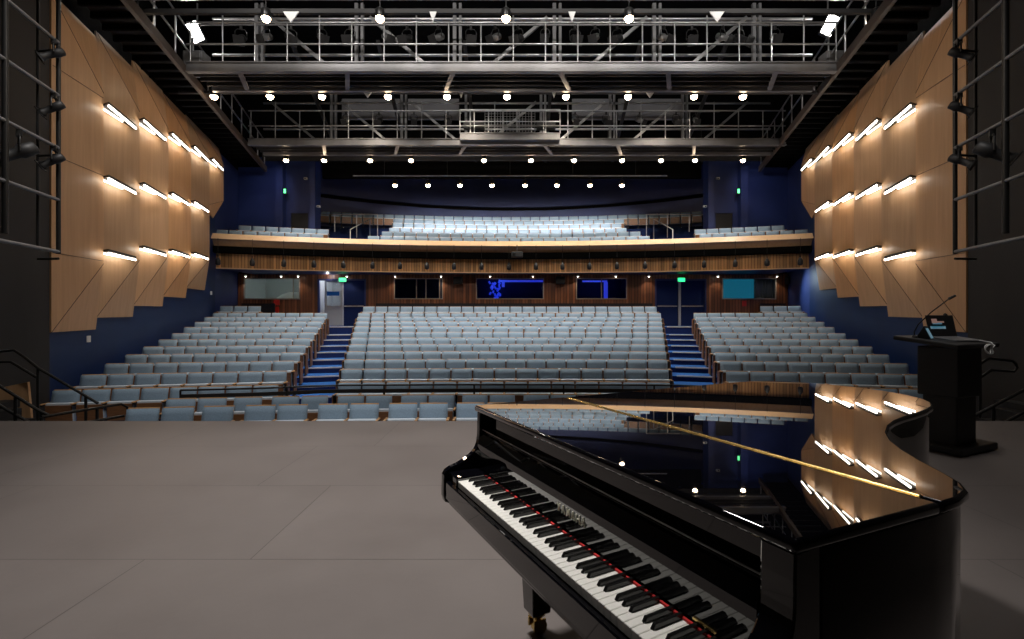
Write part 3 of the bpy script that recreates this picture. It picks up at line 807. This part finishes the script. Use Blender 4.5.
for ri, (Y, y, xs, grp) in enumerate(rows):
    z = wz(y, Y)
    for i, px in enumerate(xs):
        X = wx(px,Y); downlight(X, Y, z, 'glowing warm downlight, %s from left in the %s'%(ORD[i],grp), grp)
        LAMPS.append((ri, X, Y, z))
# pipes they hang from
for Y, z, pa, pc, lab in ((20.0,wz(159.5,20)+.40,280,748,'long thin black pipe below the far catwalk carrying downlights'),(22.0,wz(184.5,22)+.40,353,667,'short pale pipe over the balcony carrying downlights'),(11.3,wz(17,11.3)+.42,104,902,'thin pipe over the front rows carrying the nearest downlights')):
    rp = tag(empty('lighting_pipe',(0,Y,z)),lab,'pipe')
    b = MB(); b.tube((wx(pa,Y),0,0),(wx(pc,Y),0,0),.028,8); b.build('pipe','steel_lt',rp)
    b = MB()
    for k in range(5): X = wx(pa+(pc-pa)*(k+.5)/5,Y); b.tube((X,0,0),(X,0,.9),.012,6)
    b.build('hanger','blackmetal',rp)

# ------------------------------------------------------------------ theatre spot lanterns
def lantern_tpl(body_m, big=1.0):
    e = empty('stage_lantern')
    R = Matrix.Rotation(math.radians(125),3,'X')
    s = big
    b = MB(); b.lathe((0,0,-.30*s),[(.05*s,-.22*s),(.09*s,-.20*s),(.10*s,-.02*s),(.075*s,.02*s),(.075*s,.2*s),(.095*s,.22*s),(.095*s,.26*s)],14,m=R); a = b.build('body',body_m,e)
    b = MB(); b.box(R@Vector((0,0,.28*s))+Vector((0,0,-.30*s)),(.24*s,.24*s,.015),m=R); c = b.build('colour_frame','black',e)
    b = MB(); b.path([(-.13*s,0,-.30*s),(-.13*s,0,-.12*s),(-.08*s,0,-.06*s),(.08*s,0,-.06*s),(.13*s,0,-.12*s),(.13*s,0,-.30*s)],.012,6); d = b.build('yoke','blackmetal',e)
    b = MB(); b.bb((-.03,-.03,-.07*s),(.03,.03,.03)); f_ = b.build('clamp','blackmetal',e)
    return e,[a,c,d,f_]
T1 = lantern_tpl('silver'); T2 = lantern_tpl('black',1.15); T3 = lantern_tpl('black',.62); T4 = lantern_tpl('black',.9)
used = {}
def lantern(tp, loc, rz, label, group):
    k = id(tp)
    if k not in used: used[k] = 1; o = tp[0]
    else: o = copy_tree(*tp)
    o.location = loc; o.rotation_euler = (0,0,rz); return tag(o,label,'stage lantern',group)
c1x = (241,266,291,322,350,387,407,438,471,495,518,545,575,595,617,664,692,723,741,775)
for i, px in enumerate(c1x):
    Y = 13.5; lantern(T1 if i%2 else T2, (wx(px,Y),Y,wz(27,Y)), random.uniform(-.7,.7), '%s stage lantern from the left hanging on the nearer catwalk'%ORD[i].capitalize().lower(), 'lanterns on the nearer catwalk')
c2x = (346,379,414,448,575,606,640,676,696)
for i, px in enumerate(c2x):
    Y = 19.2; lantern(T2 if i%2 else T1, (wx(px,Y),Y,wz(113,Y)), random.uniform(-.7,.7), '%s stage lantern from the left hanging on the far catwalk'%ORD[i], 'lanterns on the far catwalk')
for o_, Y, zz, pa, pc, lab in ((0,13.5,wz(27,13.5)+.06,200,830,'hanging pipe for lanterns along the nearer catwalk'),(0,19.2,wz(113,19.2)+.06,330,720,'hanging pipe for lanterns along the far catwalk')):
    b = MB(); b.tube((wx(pa,Y),Y,zz),(wx(pc,Y),Y,zz),.024,8); tag(b.build('lantern_pipe','steel'),lab,'pipe')
# balcony front lamps
bxs = (219.6,253,284,314,343.5,372.5,400,427,454,481.5,509,536,562.5,589.5,617,645,674.5,704,735,766.5,799)
tp = None
for i, px in enumerate(bxs):
    Y = 21.0
    for _ in range(3): X = wx(px,Y); Y = 21.2+bc(X)-.12
    lab = 'small black lamp hanging on the balcony front, %s from the left'%ORD[i]
    if tp is None:
        e = empty('balcony_lamp'); 
        b = MB(); b.tube((0,0,.52),(0,0,1.32),.008,6); a = b.build('cable','black',e)
        b = MB(); b.lathe((0,0,.22),[(.05,-.0),(.095,.04),(.095,.20),(.06,.26),(.02,.32)],12); c = b.build('lamp_body','black',e)
        b = MB(); b.bb((-.015,-.015,.50),(.015,.015,.62)); b.bb((-.07,-.01,.50),(.07,.01,.52)); d = b.build('bracket','blackmetal',e)
        tp = (e,[a,c,d]); o = e
    else: o = copy_tree(*tp)
    o.location = (X,Y,3.22); tag(o,lab,'hanging lamp','small lamps along the balcony front')
b = MB(); b.rbox((wx(517,21),20.95,4.1),(.52,.34,.24),.03); pj = empty('projector',(0,0,0)); b.build('projector_body','black',pj)
b = MB(); b.tube((wx(514,21),20.78,4.1),(wx(514,21),20.72,4.1),.06,14); b.build('lens','glass',pj); b = MB(); b.tube((wx(517,21),20.95,4.22),(wx(517,21),21.1,4.55),.02); b.build('bracket','blackmetal',pj)
tag(pj,'black projector hanging at the middle of the balcony front','projector')

# soffit downlights seen as small warm spots on the wall under the balcony
tps = None
for i, px in enumerate(soff):
    Y = 22.35; X = wx(px,Y)
    lab = 'small warm ceiling spot under the balcony, %s from the left'%ORD[sorted(soff).index(px)]
    if tps is None:
        e = empty('ceiling_spot'); b = MB(); b.lathe((0,0,0),[(.05,-.05),(.055,-.04),(.055,.03)],12); a = b.build('housing','white',e)
        b = MB(); b.lathe((0,0,-.052),[(.03,-.012),(.042,0),(.042,.004)],12); c = b.build('lens','led',e); tps = (e,[a,c]); o = e
    else: o = copy_tree(*tps)
    o.location = (X,Y,3.30); tag(o,lab,'ceiling spot','ceiling spots under the balcony')

# ------------------------------------------------------------------ side ladder frames with lanterns
for sd, nm in ((-1,'left'),(1,'right')):
    def G(Y): return XW*0+sd*(4.81+.27*Y)+ (0 if sd < 0 else -.27)
    y0, y1 = 5.0, 7.0
    root = tag(empty('lighting_ladder',(0,0,0)),'black pipe ladder frame carrying lanterns beside the %s stage wall'%nm,'lighting ladder','pipe ladders beside the stage')
    for Y, r in ((7.0,.028),(6.02,.035)):
        b = MB(); b.tube((G(Y),Y,2.32 if Y > 6.5 else 2.45),(G(Y),Y,9.5),r); b.build('upright','blackmetal',root)
    b = MB(); b.tube((G(7.0)+sd*.35,7.05,2.4),(G(7.0)+sd*.35,7.05,9.5),.02); b.build('rear_upright','blackmetal',root)
    for z in (2.35,3.11,3.87,4.64,5.41,6.2,7.0,7.8):
        b = MB(); b.tube((G(y0),y0,z),(G(y1),y1,z),.026); b.build('rung','steel',root)
        if z in (2.35,3.87,5.41): b = MB(); b.tube((G(7.0),7.0,z-.1),(G(7.0)+sd*.35,7.05,z-.1),.018); b.build('spacer','blackmetal',root)
    for (Y, z, big, lab) in ((6.9,5.38,0,'top'),(6.9,4.60,0,'second from top'),(6.9,3.84,0,'lowest'),(6.25,3.82,1,'largest')):
        lantern(T4 if big else T3, (G(Y),Y,z), (1.0 if sd > 0 else -1.0)+random.uniform(-.3,.3), 'black lantern on the %s stage ladder, %s one'%(nm,lab),'lanterns on the %s ladder'%nm)

# ------------------------------------------------------------------ rails and steps
def railset(name, label, paths, posts, r=.022, m='blackmetal'):
    root = tag(empty(name,(0,0,0)),label,'handrail')
    for p in paths: b = MB(); b.path(p,r,8); b.build('rail',m,root)
    for a, c in posts: b = MB(); b.tube(a,c,r*.95); b.build('post',m,root)
    return root
# guard rail between pit and raised stalls
pts1, pts2 = [], []; posts = []
for i in range(28):
    dx = -6.35+12.8*i/27; Y = rowpt(0, dx)-.66
    pts1.append((XC+dx,Y,-.045)); pts2.append((XC+dx,Y,-.165))
    if i % 4 == 0 or i == 27: posts.append(((XC+dx,Y,PIT+.02),(XC+dx,Y,-.045)))
railset('guard_rail','black guard rail between the pit seats and the raised stalls',[pts1],posts,.02)
b = MB()
for a, c in zip(pts2[:-1],pts2[1:]): b.bar(a,c,.03,.075)
o = b.build('kick_panel','black'); o.parent = bpy.data.objects['guard_rail']
for sd, nm in ((-1,'left'),(1,'right')):
    f = lambda x: x if sd < 0 else -x+2*XW
    st = tag(empty('stage_stairs',(0,0,0)),'oak clad steps from the stage down to the seats, %s side'%nm,'stairs')
    b = MB()
    for k in range(6): x0 = f(-8.35+.235*k); x1 = f(-8.35+.235*(k+1)); z = -.164*(k+.6); b.bb((x0,7.05,PIT),(x1,7.85,z))
    b.build('steps','black',st)
    b = MB(); b.prism([(f(-8.80),-.98),(f(-8.80),.18),(f(-8.28),.29),(f(-8.16),-.98)],8.1,8.14,'y') if sd<0 else b.prism([(f(-8.84),-.98),(f(-8.16),-.98),(f(-8.28),.29),(f(-8.84),.17)],8.1,8.14,'y')
    if sd < 0: b.build('side_cladding','oak',st)
    b = MB(); b.bb((f(-8.62),6.43,-.12),(f(-8.35),8.05,-.0)); b.build('landing','black',st)
    if sd < 0:
        railset('stair_handrail','black handrail down the far side of the left stage stairs',
            [[(-8.68,8,.81),(-8.40,8,.835),(-8.25,8,.74),(-8.0,8,.54),(-7.2,8,.07),(-7.0,8,-.05)],[(-8.68,8,.64),(-8.45,8,.64),(-8.25,8,.52),(-8.02,8,.38)]],
            [((-8.0,8,-.9),(-8.0,8,.54)),((-7.2,8,-.97),(-7.2,8,.07))])
        railset('stair_handrail','black handrail down the near side of the left stage stairs',
            [[(-7.9,7.0,.60),(-7.0,7.0,.03),(-6.85,7.0,-.04)],[(-7.6,7.0,.12),(-6.95,7.0,-.25)]],[((-7.33,7,-.97),(-7.33,7,.22)),((-6.95,7,-.97),(-6.95,7,.0))])
        railset('pit_rail','low black rail at the left end of the pit seats',
            [[(-6.85,6.9,-.05),(-6.72,7.4,-.05),(-6.55,7.93,-.05),(-6.5,8.0,-.12),(-6.5,8.02,-.6)],[(-6.85,6.9,-.25),(-6.72,7.4,-.25),(-6.52,7.95,-.25)]],[((-6.66,7.6,PIT),(-6.66,7.6,-.05)),((-6.85,6.9,PIT),(-6.85,6.9,-.05))])
    else:
        Y = 8; c = lambda x, y, Y=8: (wx(x,Y),Y,wz(y,Y))
        railset('stair_handrail','looped black handrail behind the lectern on the right stage stairs',
            [[c(950,390),c(977,366),c(988.5,358.3),c(1012,361),c(1016,364),c(1017,368),c(1014,371.5),c(991,370),c(977,380),c(955,400)]],[((wx(980,8)+.0,8,-.6),c(980,364))])
        railset('stair_handrail','black handrail sloping down beside the right stage edge',
            [[c(968,419,6.9),c(973,416.6,6.9),c(1024,390,6.9)],[c(985,434,6.9),c(1024,412,6.9)]],[((wx(993.5,6.9),6.9,-.3),c(993.5,407,6.9))])

# balcony glass and handrails
for sd, nm in ((-1,'left'),(1,'right')):
    root = tag(empty('glass_balustrade',(0,0,0)),'glass balustrade with pale top rail on the %s side of the balcony'%nm,'balustrade')
    Y = 24.0; xs = [XB+sd*q for q in (6.75,7.8,8.9,10.0)]
    zb, zt = 5.55, wz(214.5,Y)
    b = MB(); b.tube((xs[0],Y,zt),(xs[-1],Y,zt),.025); b.build('top_rail','steel_lt',root)
    for k in range(3):
        b = MB(); b.bb((xs[k]+.03*sd,Y-.006,zb),(xs[k+1]-.03*sd,Y+.006,zt-.03)); b.build('pane','glass',root)
    for x in xs[:3]: b = MB(); b.tube((x,Y,BZ[2]),(x,Y,zt),.022); b.build('post','steel_lt',root)
    railset('balcony_handrail','pale handrail on the steps of the %s balcony aisle'%nm,
        [[(XB+sd*7.15,21.2,4.4),(XB+sd*7.15,21.2,5.25),(XB+sd*6.8,22.9,6.05),(XB+sd*6.8,22.9,4.9)]],[],.024,'steel_lt')

# ------------------------------------------------------------------ lectern
lec = tag(empty('lectern',(4.62,5.10,0),math.radians(24)),'tall black lectern standing at the right of the stage behind the piano','lectern')
b = MB(); b.rbox((0,0,.52),(.38,.30,.90),.012); b.build('lower_column','black',lec)
b = MB(); b.rbox((0,0,.83),(.46,.36,.52),.012); b.build('upper_column','black',lec)
b = MB(); b.rbox((.03,0,.045),(.72,.50,.07),.015); b.build('base','black',lec)
tl = Matrix.Rotation(math.radians(7),3,'X')
b = MB(); b.rbox((-.03,.02,1.14),(.80,.58,.045),.012,m=tl); b.build('top','black',lec)
b = MB(); b.tube((-.10,-.152,.78),(-.10,-.158,.78),.012,12); b.build('lock','brass',lec)
b = MB(); pts = [(-.33,.15,1.17),(-.33,.155,1.24),(-.31,.13,1.32),(-.21,.06,1.45),(-.10,-.01,1.56),(-.06,-.03,1.595)]
b.path(pts,.006,8); b.build('microphone_stem','blackmetal',lec)
b = MB(); b.tube((-.065,-.028,1.592),(-.015,-.06,1.625),.014,10,.012); b.build('microphone_head','black',lec)
b = MB(); b.lathe((-.33,.15,1.155),[(.03,0),(.03,.03),(.015,.05)],12); b.build('microphone_base','black',lec)
b = MB(); b.path([(.25,.09,1.15),(.275,.09,1.24),(.27,.10,1.34),(.23,.12,1.41)],.006,8); b.build('second_microphone_stem','blackmetal',lec)
b = MB(); b.tube((.235,.12,1.405),(.205,.13,1.43),.016,10); b.build('second_microphone_head','black',lec)
LM4 = Matrix.Translation((4.62,5.10,0))@Matrix.Rotation(math.radians(24),4,'Z')
def onlec(x,y,z): return LM4@Vector((x,y,z))
lap = tag(empty('laptop', onlec(.06,-.02,1.155), math.radians(10)),'open laptop showing a coloured screen on the black lectern','laptop')
b = MB(); b.rbox((0,-.02,.010),(.36,.25,.018),.005,m=tl); b.build('keyboard_base','steel',lap)
ts_ = Matrix.Rotation(math.radians(-12),3,'X')
sc_ = MB(); sc_.rbox((0,.135,.145),(.36,.010,.24),.004,m=ts_); scr = sc_.build('screen','black',lap)
b = MB()
b.box(Vector((-.06,.127,.175)),(.12,.002,.02),m=ts_); b.box(Vector((-.05,.127,.13)),(.2,.002,.03),m=ts_); b.build('screen_picture','cyan',scr)
b = MB(); b.box(Vector((-.1,.127,.20)),(.07,.002,.05),m=ts_); b.box(Vector((-.02,.126,.19)),(.09,.002,.018),m=ts_); b.build('screen_picture','orange',scr)
mon = tag(empty('small_monitor', onlec(-.235,.10,1.155), math.radians(40)),'small black monitor with a blue screen left of the laptop','monitor')
b = MB(); b.prism([(-.06,0),(.08,0),(.0,.15)],-.08,.08,'x'); m1 = b.build('wedge_body','black',mon,bevel=.004)
b = MB(); b.add([(-.06,-.058,.02),(.06,-.058,.02),(.06,-.012,.125),(-.06,-.012,.125)],[(0,1,2,3)]); 
o = b.build('display','cyan',mon); q = o.modifiers.new('s','SOLIDIFY'); q.thickness = .003
b = MB(); pp = []
for k in range(26): a = k*.5; pp.append(onlec(.03+.06*math.cos(a)+.03*k/26,-.31-.012*math.sin(k*.9),1.075+.05*math.sin(a)))
b.path([onlec(.02,-.12,1.16),onlec(.10,-.14,1.158),onlec(.16,-.20,1.152),onlec(.17,-.27,1.14),onlec(.14,-.315,1.11)]+pp,.006,6)
tag(b.build('white_cable','white'),'coiled white cable hanging off the right edge of the lectern','cable')

# ------------------------------------------------------------------ grand piano
A = Vector((-.189,2.148,0)); pr = math.atan2(-.8844,.4667)
pno = tag(empty('grand_piano',A,pr),'glossy black grand piano with closed lid standing on the stage','piano')
OUT = [(0,0),(0,1.70),(.012,1.82),(.05,1.92),(.12,2.01),(.21,2.07),(.32,2.11),(.45,2.13),(.58,2.12),(.70,2.085),(.80,2.02),(.875,1.93),(.925,1.82),(.955,1.70),(.975,1.58),(.990,1.45),(1.01,1.34),(1.045,1.22),(1.10,1.09),(1.165,.985),(1.24,.895),(1.32,.815),(1.40,.745),(1.455,.69),(1.487,.635),(1.498,.56),(1.5,.48),(1.5,0)]
OUT = [(0,0)]+[(.9994*u+.0282*v, .9994*v-.0282*u) for u, v in OUT[1:-1]]+[(1.47,0)]
def smooth_outline(o):
    return o
def inset(o, d):
    n = len(o); r = []
    for i in range(n):
        p0, p1, p2 = Vector(o[i-1]), Vector(o[i]), Vector(o[(i+1)%n])
        a = (p1-p0).normalized(); c = (p2-p1).normalized(); na = Vector((a.y,-a.x)); nc = Vector((c.y,-c.x))
        m_ = (na+nc); m_ = m_/max(m_.length_squared,1e-6)*2 if m_.length > .2 else na
        r.append(tuple(p1+m_*d))
    return r
# lid: front flap and main lid
front = [(0,0),(.013,.476),(1.509,.446),(1.47,0)]
main = [(.0135,.484)]+[p for p in OUT[1:-2]]+[(1.510,.454)]
def slab(o, z0, z1, name, m, parent, bev):
    b = MB(); b.prism(o, z0, z1); ob = b.build(name, m, parent, bevel=bev, seg=3)
    for p in ob.data.polygons: p.use_smooth = p.area < .08 or abs(p.normal.z) < .5
    for p in ob.data.polygons:
        if abs(p.normal.z) > .999: p.use_smooth = False
    return ob
slab(front,.984,1.010,'lid_front_flap','piano',pno,.009)
slab(main,.984,1.010,'lid','piano',pno,.009)
b = MB(); b.tube((.04,.4795,1.0085),(1.47,.4510,1.0085),.0065,8); b.bar((.04,.4795,1.0102),(1.47,.4510,1.0102),.024,.0012); b.build('lid_hinge','brass',pno)
rim = [p for p in OUT]; rim[0] = (.002,.07); rim[-1] = (1.477,.07)
rimi = inset(rim,.014)
slab(rimi,.64,.982,'rim','piano',pno,.006)
# cheeks
def bez(p0,p1,p2,p3,n=8): return [tuple(((1-t)**3*a+3*(1-t)**2*t*b_+3*(1-t)*t*t*c+t**3*d) for a,b_,c,d in zip(p0,p1,p2,p3)) for t in [i/n for i in range(n+1)]]
prof = [(.09,.60),(.09,.982),(.012,.982),(.010,.93)]+bez((.010,.93),(.012,.85),(.005,.825),(-.03,.800),8)[1:]+bez((-.03,.800),(-.07,.775),(-.09,.768),(-.122,.760),6)[1:]+[(-.145,.748),(-.155,.73),(-.157,.64),(-.150,.615),(-.12,.60)]
for u0, u1 in ((.008,.040),(1.392,1.462)):
    b = MB(); b.prism(prof,u0,u1,'x'); o = b.build('cheek','piano',pno,bevel=.004)
b = MB(); b.rbox((.716,.03,.628),(1.35,.33,.05),.006); b.build('key_bed','piano',pno)
b = MB(); b.rbox((.716,-.141,.668),(1.35,.018,.075),.004); b.build('key_slip','piano',pno)
for u0, u1 in ((.0405,.136),(1.348,1.3915)):
    b = MB(); b.rbox(((u0+u1)/2,-.067,.698),(u1-u0,.134,.09),.006); b.build('key_block','piano',pno)
# fallboard leaning back, its lip and the front rail above
b = MB(); b.prism([(.001,.744),(.05,.744),(.06,.90),(.034,.90),(.020,.888),(.0075,.868),(.002,.845),(.001,.82)],.0405,1.3915,'x'); b.build('fallboard','piano',pno)
b = MB(); b.rbox((.716,.040,.905),(1.351,.030,.010),.004); b.build('fallboard_lip','piano',pno)
b = MB(); b.tube((.042,.0245,.905),(1.390,.0245,.905),.0022,8); b.build('lip_highlight','steel_lt',pno)  # bright strip added for the highlight along the polished lip edge
b = MB(); b.bb((.0405,.052,.911),(1.3915,.085,.982)); b.build('front_rail','piano',pno)
b = MB(); b.bb((.138,-.006,.7285),(1.346,.0005,.7355)); b.build('felt_strip','felt',pno)
# keys
nw = 52; kw = 1.210/nw; ku = .1365
for i in range(nw):
    b = MB(); b.rbox((ku+kw*(i+.5),-.064,.717),(kw-.0012,.128,.026),.0015,1); b.build('white_key','ivory',pno)
# pattern: lowest key is A; blacks after A, C, D, F, G
names = 'ABCDEFG'
for i in range(nw-1):
    nme = names[i%7]
    if nme in 'ACDFG':
        sh = {'A':.10,'C':-.12,'D':.12,'F':-.14,'G':0}[nme]*kw*.6
        u = ku+kw*(i+1)+sh; b = MB(); w0, w1 = .0055, .0045; y0, y1 = -.092, -.0008
        vs = [(u-w0,y0,.729),(u+w0,y0,.729),(u+w0,y1,.729),(u-w0,y1,.729),(u-w1,y0+.008,.742),(u+w1,y0+.008,.742),(u+w1,y1,.742),(u-w1,y1,.742)]
        b.add(vs,[(0,3,2,1),(4,5,6,7),(0,1,5,4),(1,2,6,5),(2,3,7,6),(3,0,4,7)]); b.build('black_key','ebony',pno,bevel=.001,seg=2)
# maker's name in raised metal letters on the fallboard
LET = {'Y':[((0,1),(.5,.5)),((1,1),(.5,.5)),((.5,.5),(.5,0))],'A':[((0,0),(.5,1)),((1,0),(.5,1)),((.22,.38),(.78,.38))],
       'M':[((0,0),(.08,1)),((.08,1),(.5,.25)),((.5,.25),(.92,1)),((.92,1),(1,0))],'H':[((0,0),(0,1)),((1,0),(1,1)),((0,.5),(1,.5))]}
b = MB(); hx = .0155; adv = .0265; u0 = .765-adv*3+.005
def fb(u, z):      # point on the leaning face of the fallboard
    return Vector((u, -.0005, z))
for i, ch in enumerate('YAMAHA'):
    for p, q in LET[ch]:
        a = fb(u0+adv*i+p[0]*hx, .787+p[1]*.025); c = fb(u0+adv*i+q[0]*hx, .787+q[1]*.025); b.tube(a,c,.0023,6)
b.build('maker_lettering','gold_letter',pno)
b = MB(); b.rbox((1.27,-.001,.7475),(.06,.004,.007),.001,1); b.build('lock_plate','brass',pno)
# legs with brass casters
def leg(u, v):
    b = MB()
    for k in range(1): pass
    t0, t1 = .065, .045
    vs = [(u-t1,v-t1,.10),(u+t1,v-t1,.10),(u+t1,v+t1,.10),(u-t1,v+t1,.10),(u-t0,v-t0,.58),(u+t0,v-t0,.58),(u+t0,v+t0,.58),(u-t0,v+t0,.58)]
    b.add(vs,[(0,3,2,1),(4,5,6,7),(0,1,5,4),(1,2,6,5),(2,3,7,6),(3,0,4,7)]); b.bb((u-.085,v-.085,.58),(u+.085,v+.085,.64))
    L_ = b.build('leg','piano',pno,bevel=.006)
    b = MB(); b.lathe((u,v,.055),[(.038,.045),(.04,.035),(.022,.028),(.018,.0)][::-1],14); b.bb((u-.028,v-.03,.03),(u-.020,v+.03,.07)); b.bb((u+.020,v-.03,.03),(u+.028,v+.03,.07))
    cst = b.build('caster_fork','brass',L_)
    b = MB(); b.tube((u-.018,v+.01,.032),(u+.018,v+.01,.032),.032,18); b.build('caster_wheel','brass',L_)
leg(.15,.24); leg(1.32,.24); leg(.52,1.70)
# lyre and pedals
ly = MB(); ly.bb((.70,.33,.16),(.72,.36,.60)); ly.bb((.78,.33,.16),(.80,.36,.60)); ly.rbox((.75,.345,.13),(.26,.08,.06),.008); ly.rbox((.75,.345,.61),(.26,.10,.03),.008)
lyre = ly.build('pedal_lyre','piano',pno)
for u in (.67,.75,.83): b = MB(); b.rbox((u,.25,.085),(.032,.15,.012),.004); b.tube((u,.32,.085),(u,.32,.11),.01); b.build('pedal','brass',lyre)
b = MB(); b.tube((.75,.385,.15),(.75,.62,.62),.012); b.build('lyre_brace','brass',lyre)

# ------------------------------------------------------------------ lights
WC = (1,.93,.85)
for ri, X, Y, z in LAMPS:
    if ri == 0:   spot((X,Y,z-.10),(X*.95,Y+4.2,.3),1250,82,1,.08,WC)
    elif ri == 1: spot((X,Y,z-.10),(X*.9,Y+.8,0),900,95,.8,.08,WC)
    elif ri == 2: spot((X,Y,z-.10),(X*.95,Y+.5,4),700,110,.8,.08,WC)
    else:         spot((X,Y,z-.10),(X*.95,Y+2.8,5.6),900,90,.7,.08,WC)
# unseen lights over the stage, outside the frame; some are added fill
spot((-1.2,3.7,8.2),(-1.0,4.3,0),4300,66,1,.4,(1,.95,.91),'unseen_stage_spot')
for X in (-6,-3.6,-1.2,1.2,3.6,6): spot((X,8.6,10.2),(X*1.1,15,8.5),420,100,.9,.15,(1,.95,.9),'hall_fill_light')  # added fill row above the stage front, brightens catwalks and seats
spot((4.2,4.6,8.0),(4.4,5.2,0),620,85,1,.4,(1,.95,.91),'unseen_stage_spot'); spot((-4.5,5.0,8.0),(-5.4,8.4,-1),1100,75,1,.4,(1,.95,.91),'unseen_stage_spot')  # weak fills added for the right stage and the front left seats
# flood lights
spot((wx(195,13.9),13.8,wz(32,13.9)),(0,14,8),220,140,.8,.2,(1,.97,.93)); spot((wx(830,13.9),13.8,wz(25,13.9)),(0,14,8),220,140,.8,.2,(1,.97,.93))
# rooms
def pt(loc, e, c, r=.1):
    l = bpy.data.lights.new('room_light','POINT'); l.energy = e; l.color = c; l.shadow_soft_size = .02; o = bpy.data.objects.new('room_light',l); COL.objects.link(o); o.location = loc
pt((wx(272,YB),YB+1.0,3.34),22,(.85,1,.9)); pt((wx(334,YB),YB+.9,3.34),75,(.9,.95,1)); pt((wx(500,YB),YB+1,3.34),2.5,(.05,.15,1)); pt((wx(600,YB),YB+1,3.34),1.2,(.05,.15,1))
pt((wx(330,YB),YB-.3,3.3),6,(.9,.95,1))  # small point added to light the front of the left back door
for px in soff: spot((wx(px,22.35),22.3,3.22),(wx(px,22.35),22.45,1),14,110,.7,.03)
# catwalk lamps shining into the hall
for X in (-6,-2,2,6):
    spot((X,15.8,9.6),(X*1.1,22,4.5),260,80,.8)
spot((wallX(1,20.5,1.3),20.6,3.2),(wallX(1,19.6),19.6,2.2),170,105,1,.05,(.75,.92,1))  # unseen local spot added to light the right wall under the balcony
for sd in (-1,1):
    spot((XB+sd*10.2,20.6,8.0),(XB+sd*11.6,22.7,7.2),55,75,1,.1,(.8,.8,1))
# front of house lanterns aimed at the oak walls
for sd in (-1,1):
    for yy, e in ((6.5,640),(12.0,420)):
        spot((XW-sd*3.0,yy,7.9),(wallX(sd,yy+4.5),yy+4.5,4.2),e,75,.9,.12,(1,.86,.72))

w = bpy.data.worlds.new('world'); S.world = w; w.use_nodes = True
w.node_tree.nodes['Background'].inputs[0].default_value = (.5,.55,.65,1); w.node_tree.nodes['Background'].inputs[1].default_value = .0

cam = bpy.data.cameras.new('camera'); co = bpy.data.objects.new('camera',cam); COL.objects.link(co)
co.location = (0,0,EYE); co.rotation_euler = (PI/2,0,0)
cam.sensor_width = 36; cam.lens = 36*F/1024; cam.shift_x = (512-VX)/1024; cam.shift_y = -(319.5-HY)/1024; cam.clip_start = .02; cam.clip_end = 200
S.camera = co
S.view_settings.view_transform = 'Standard'; S.view_settings.look = 'None'; S.view_settings.exposure = 0; S.view_settings.gamma = 1; S.view_settings.use_curve_mapping = False
S.cycles.use_denoising = True
S.cycles.max_bounces = 8; S.cycles.diffuse_bounces = 3; S.cycles.glossy_bounces = 4; S.cycles.transparent_max_bounces = 8
S.cycles.sample_clamp_indirect = 4
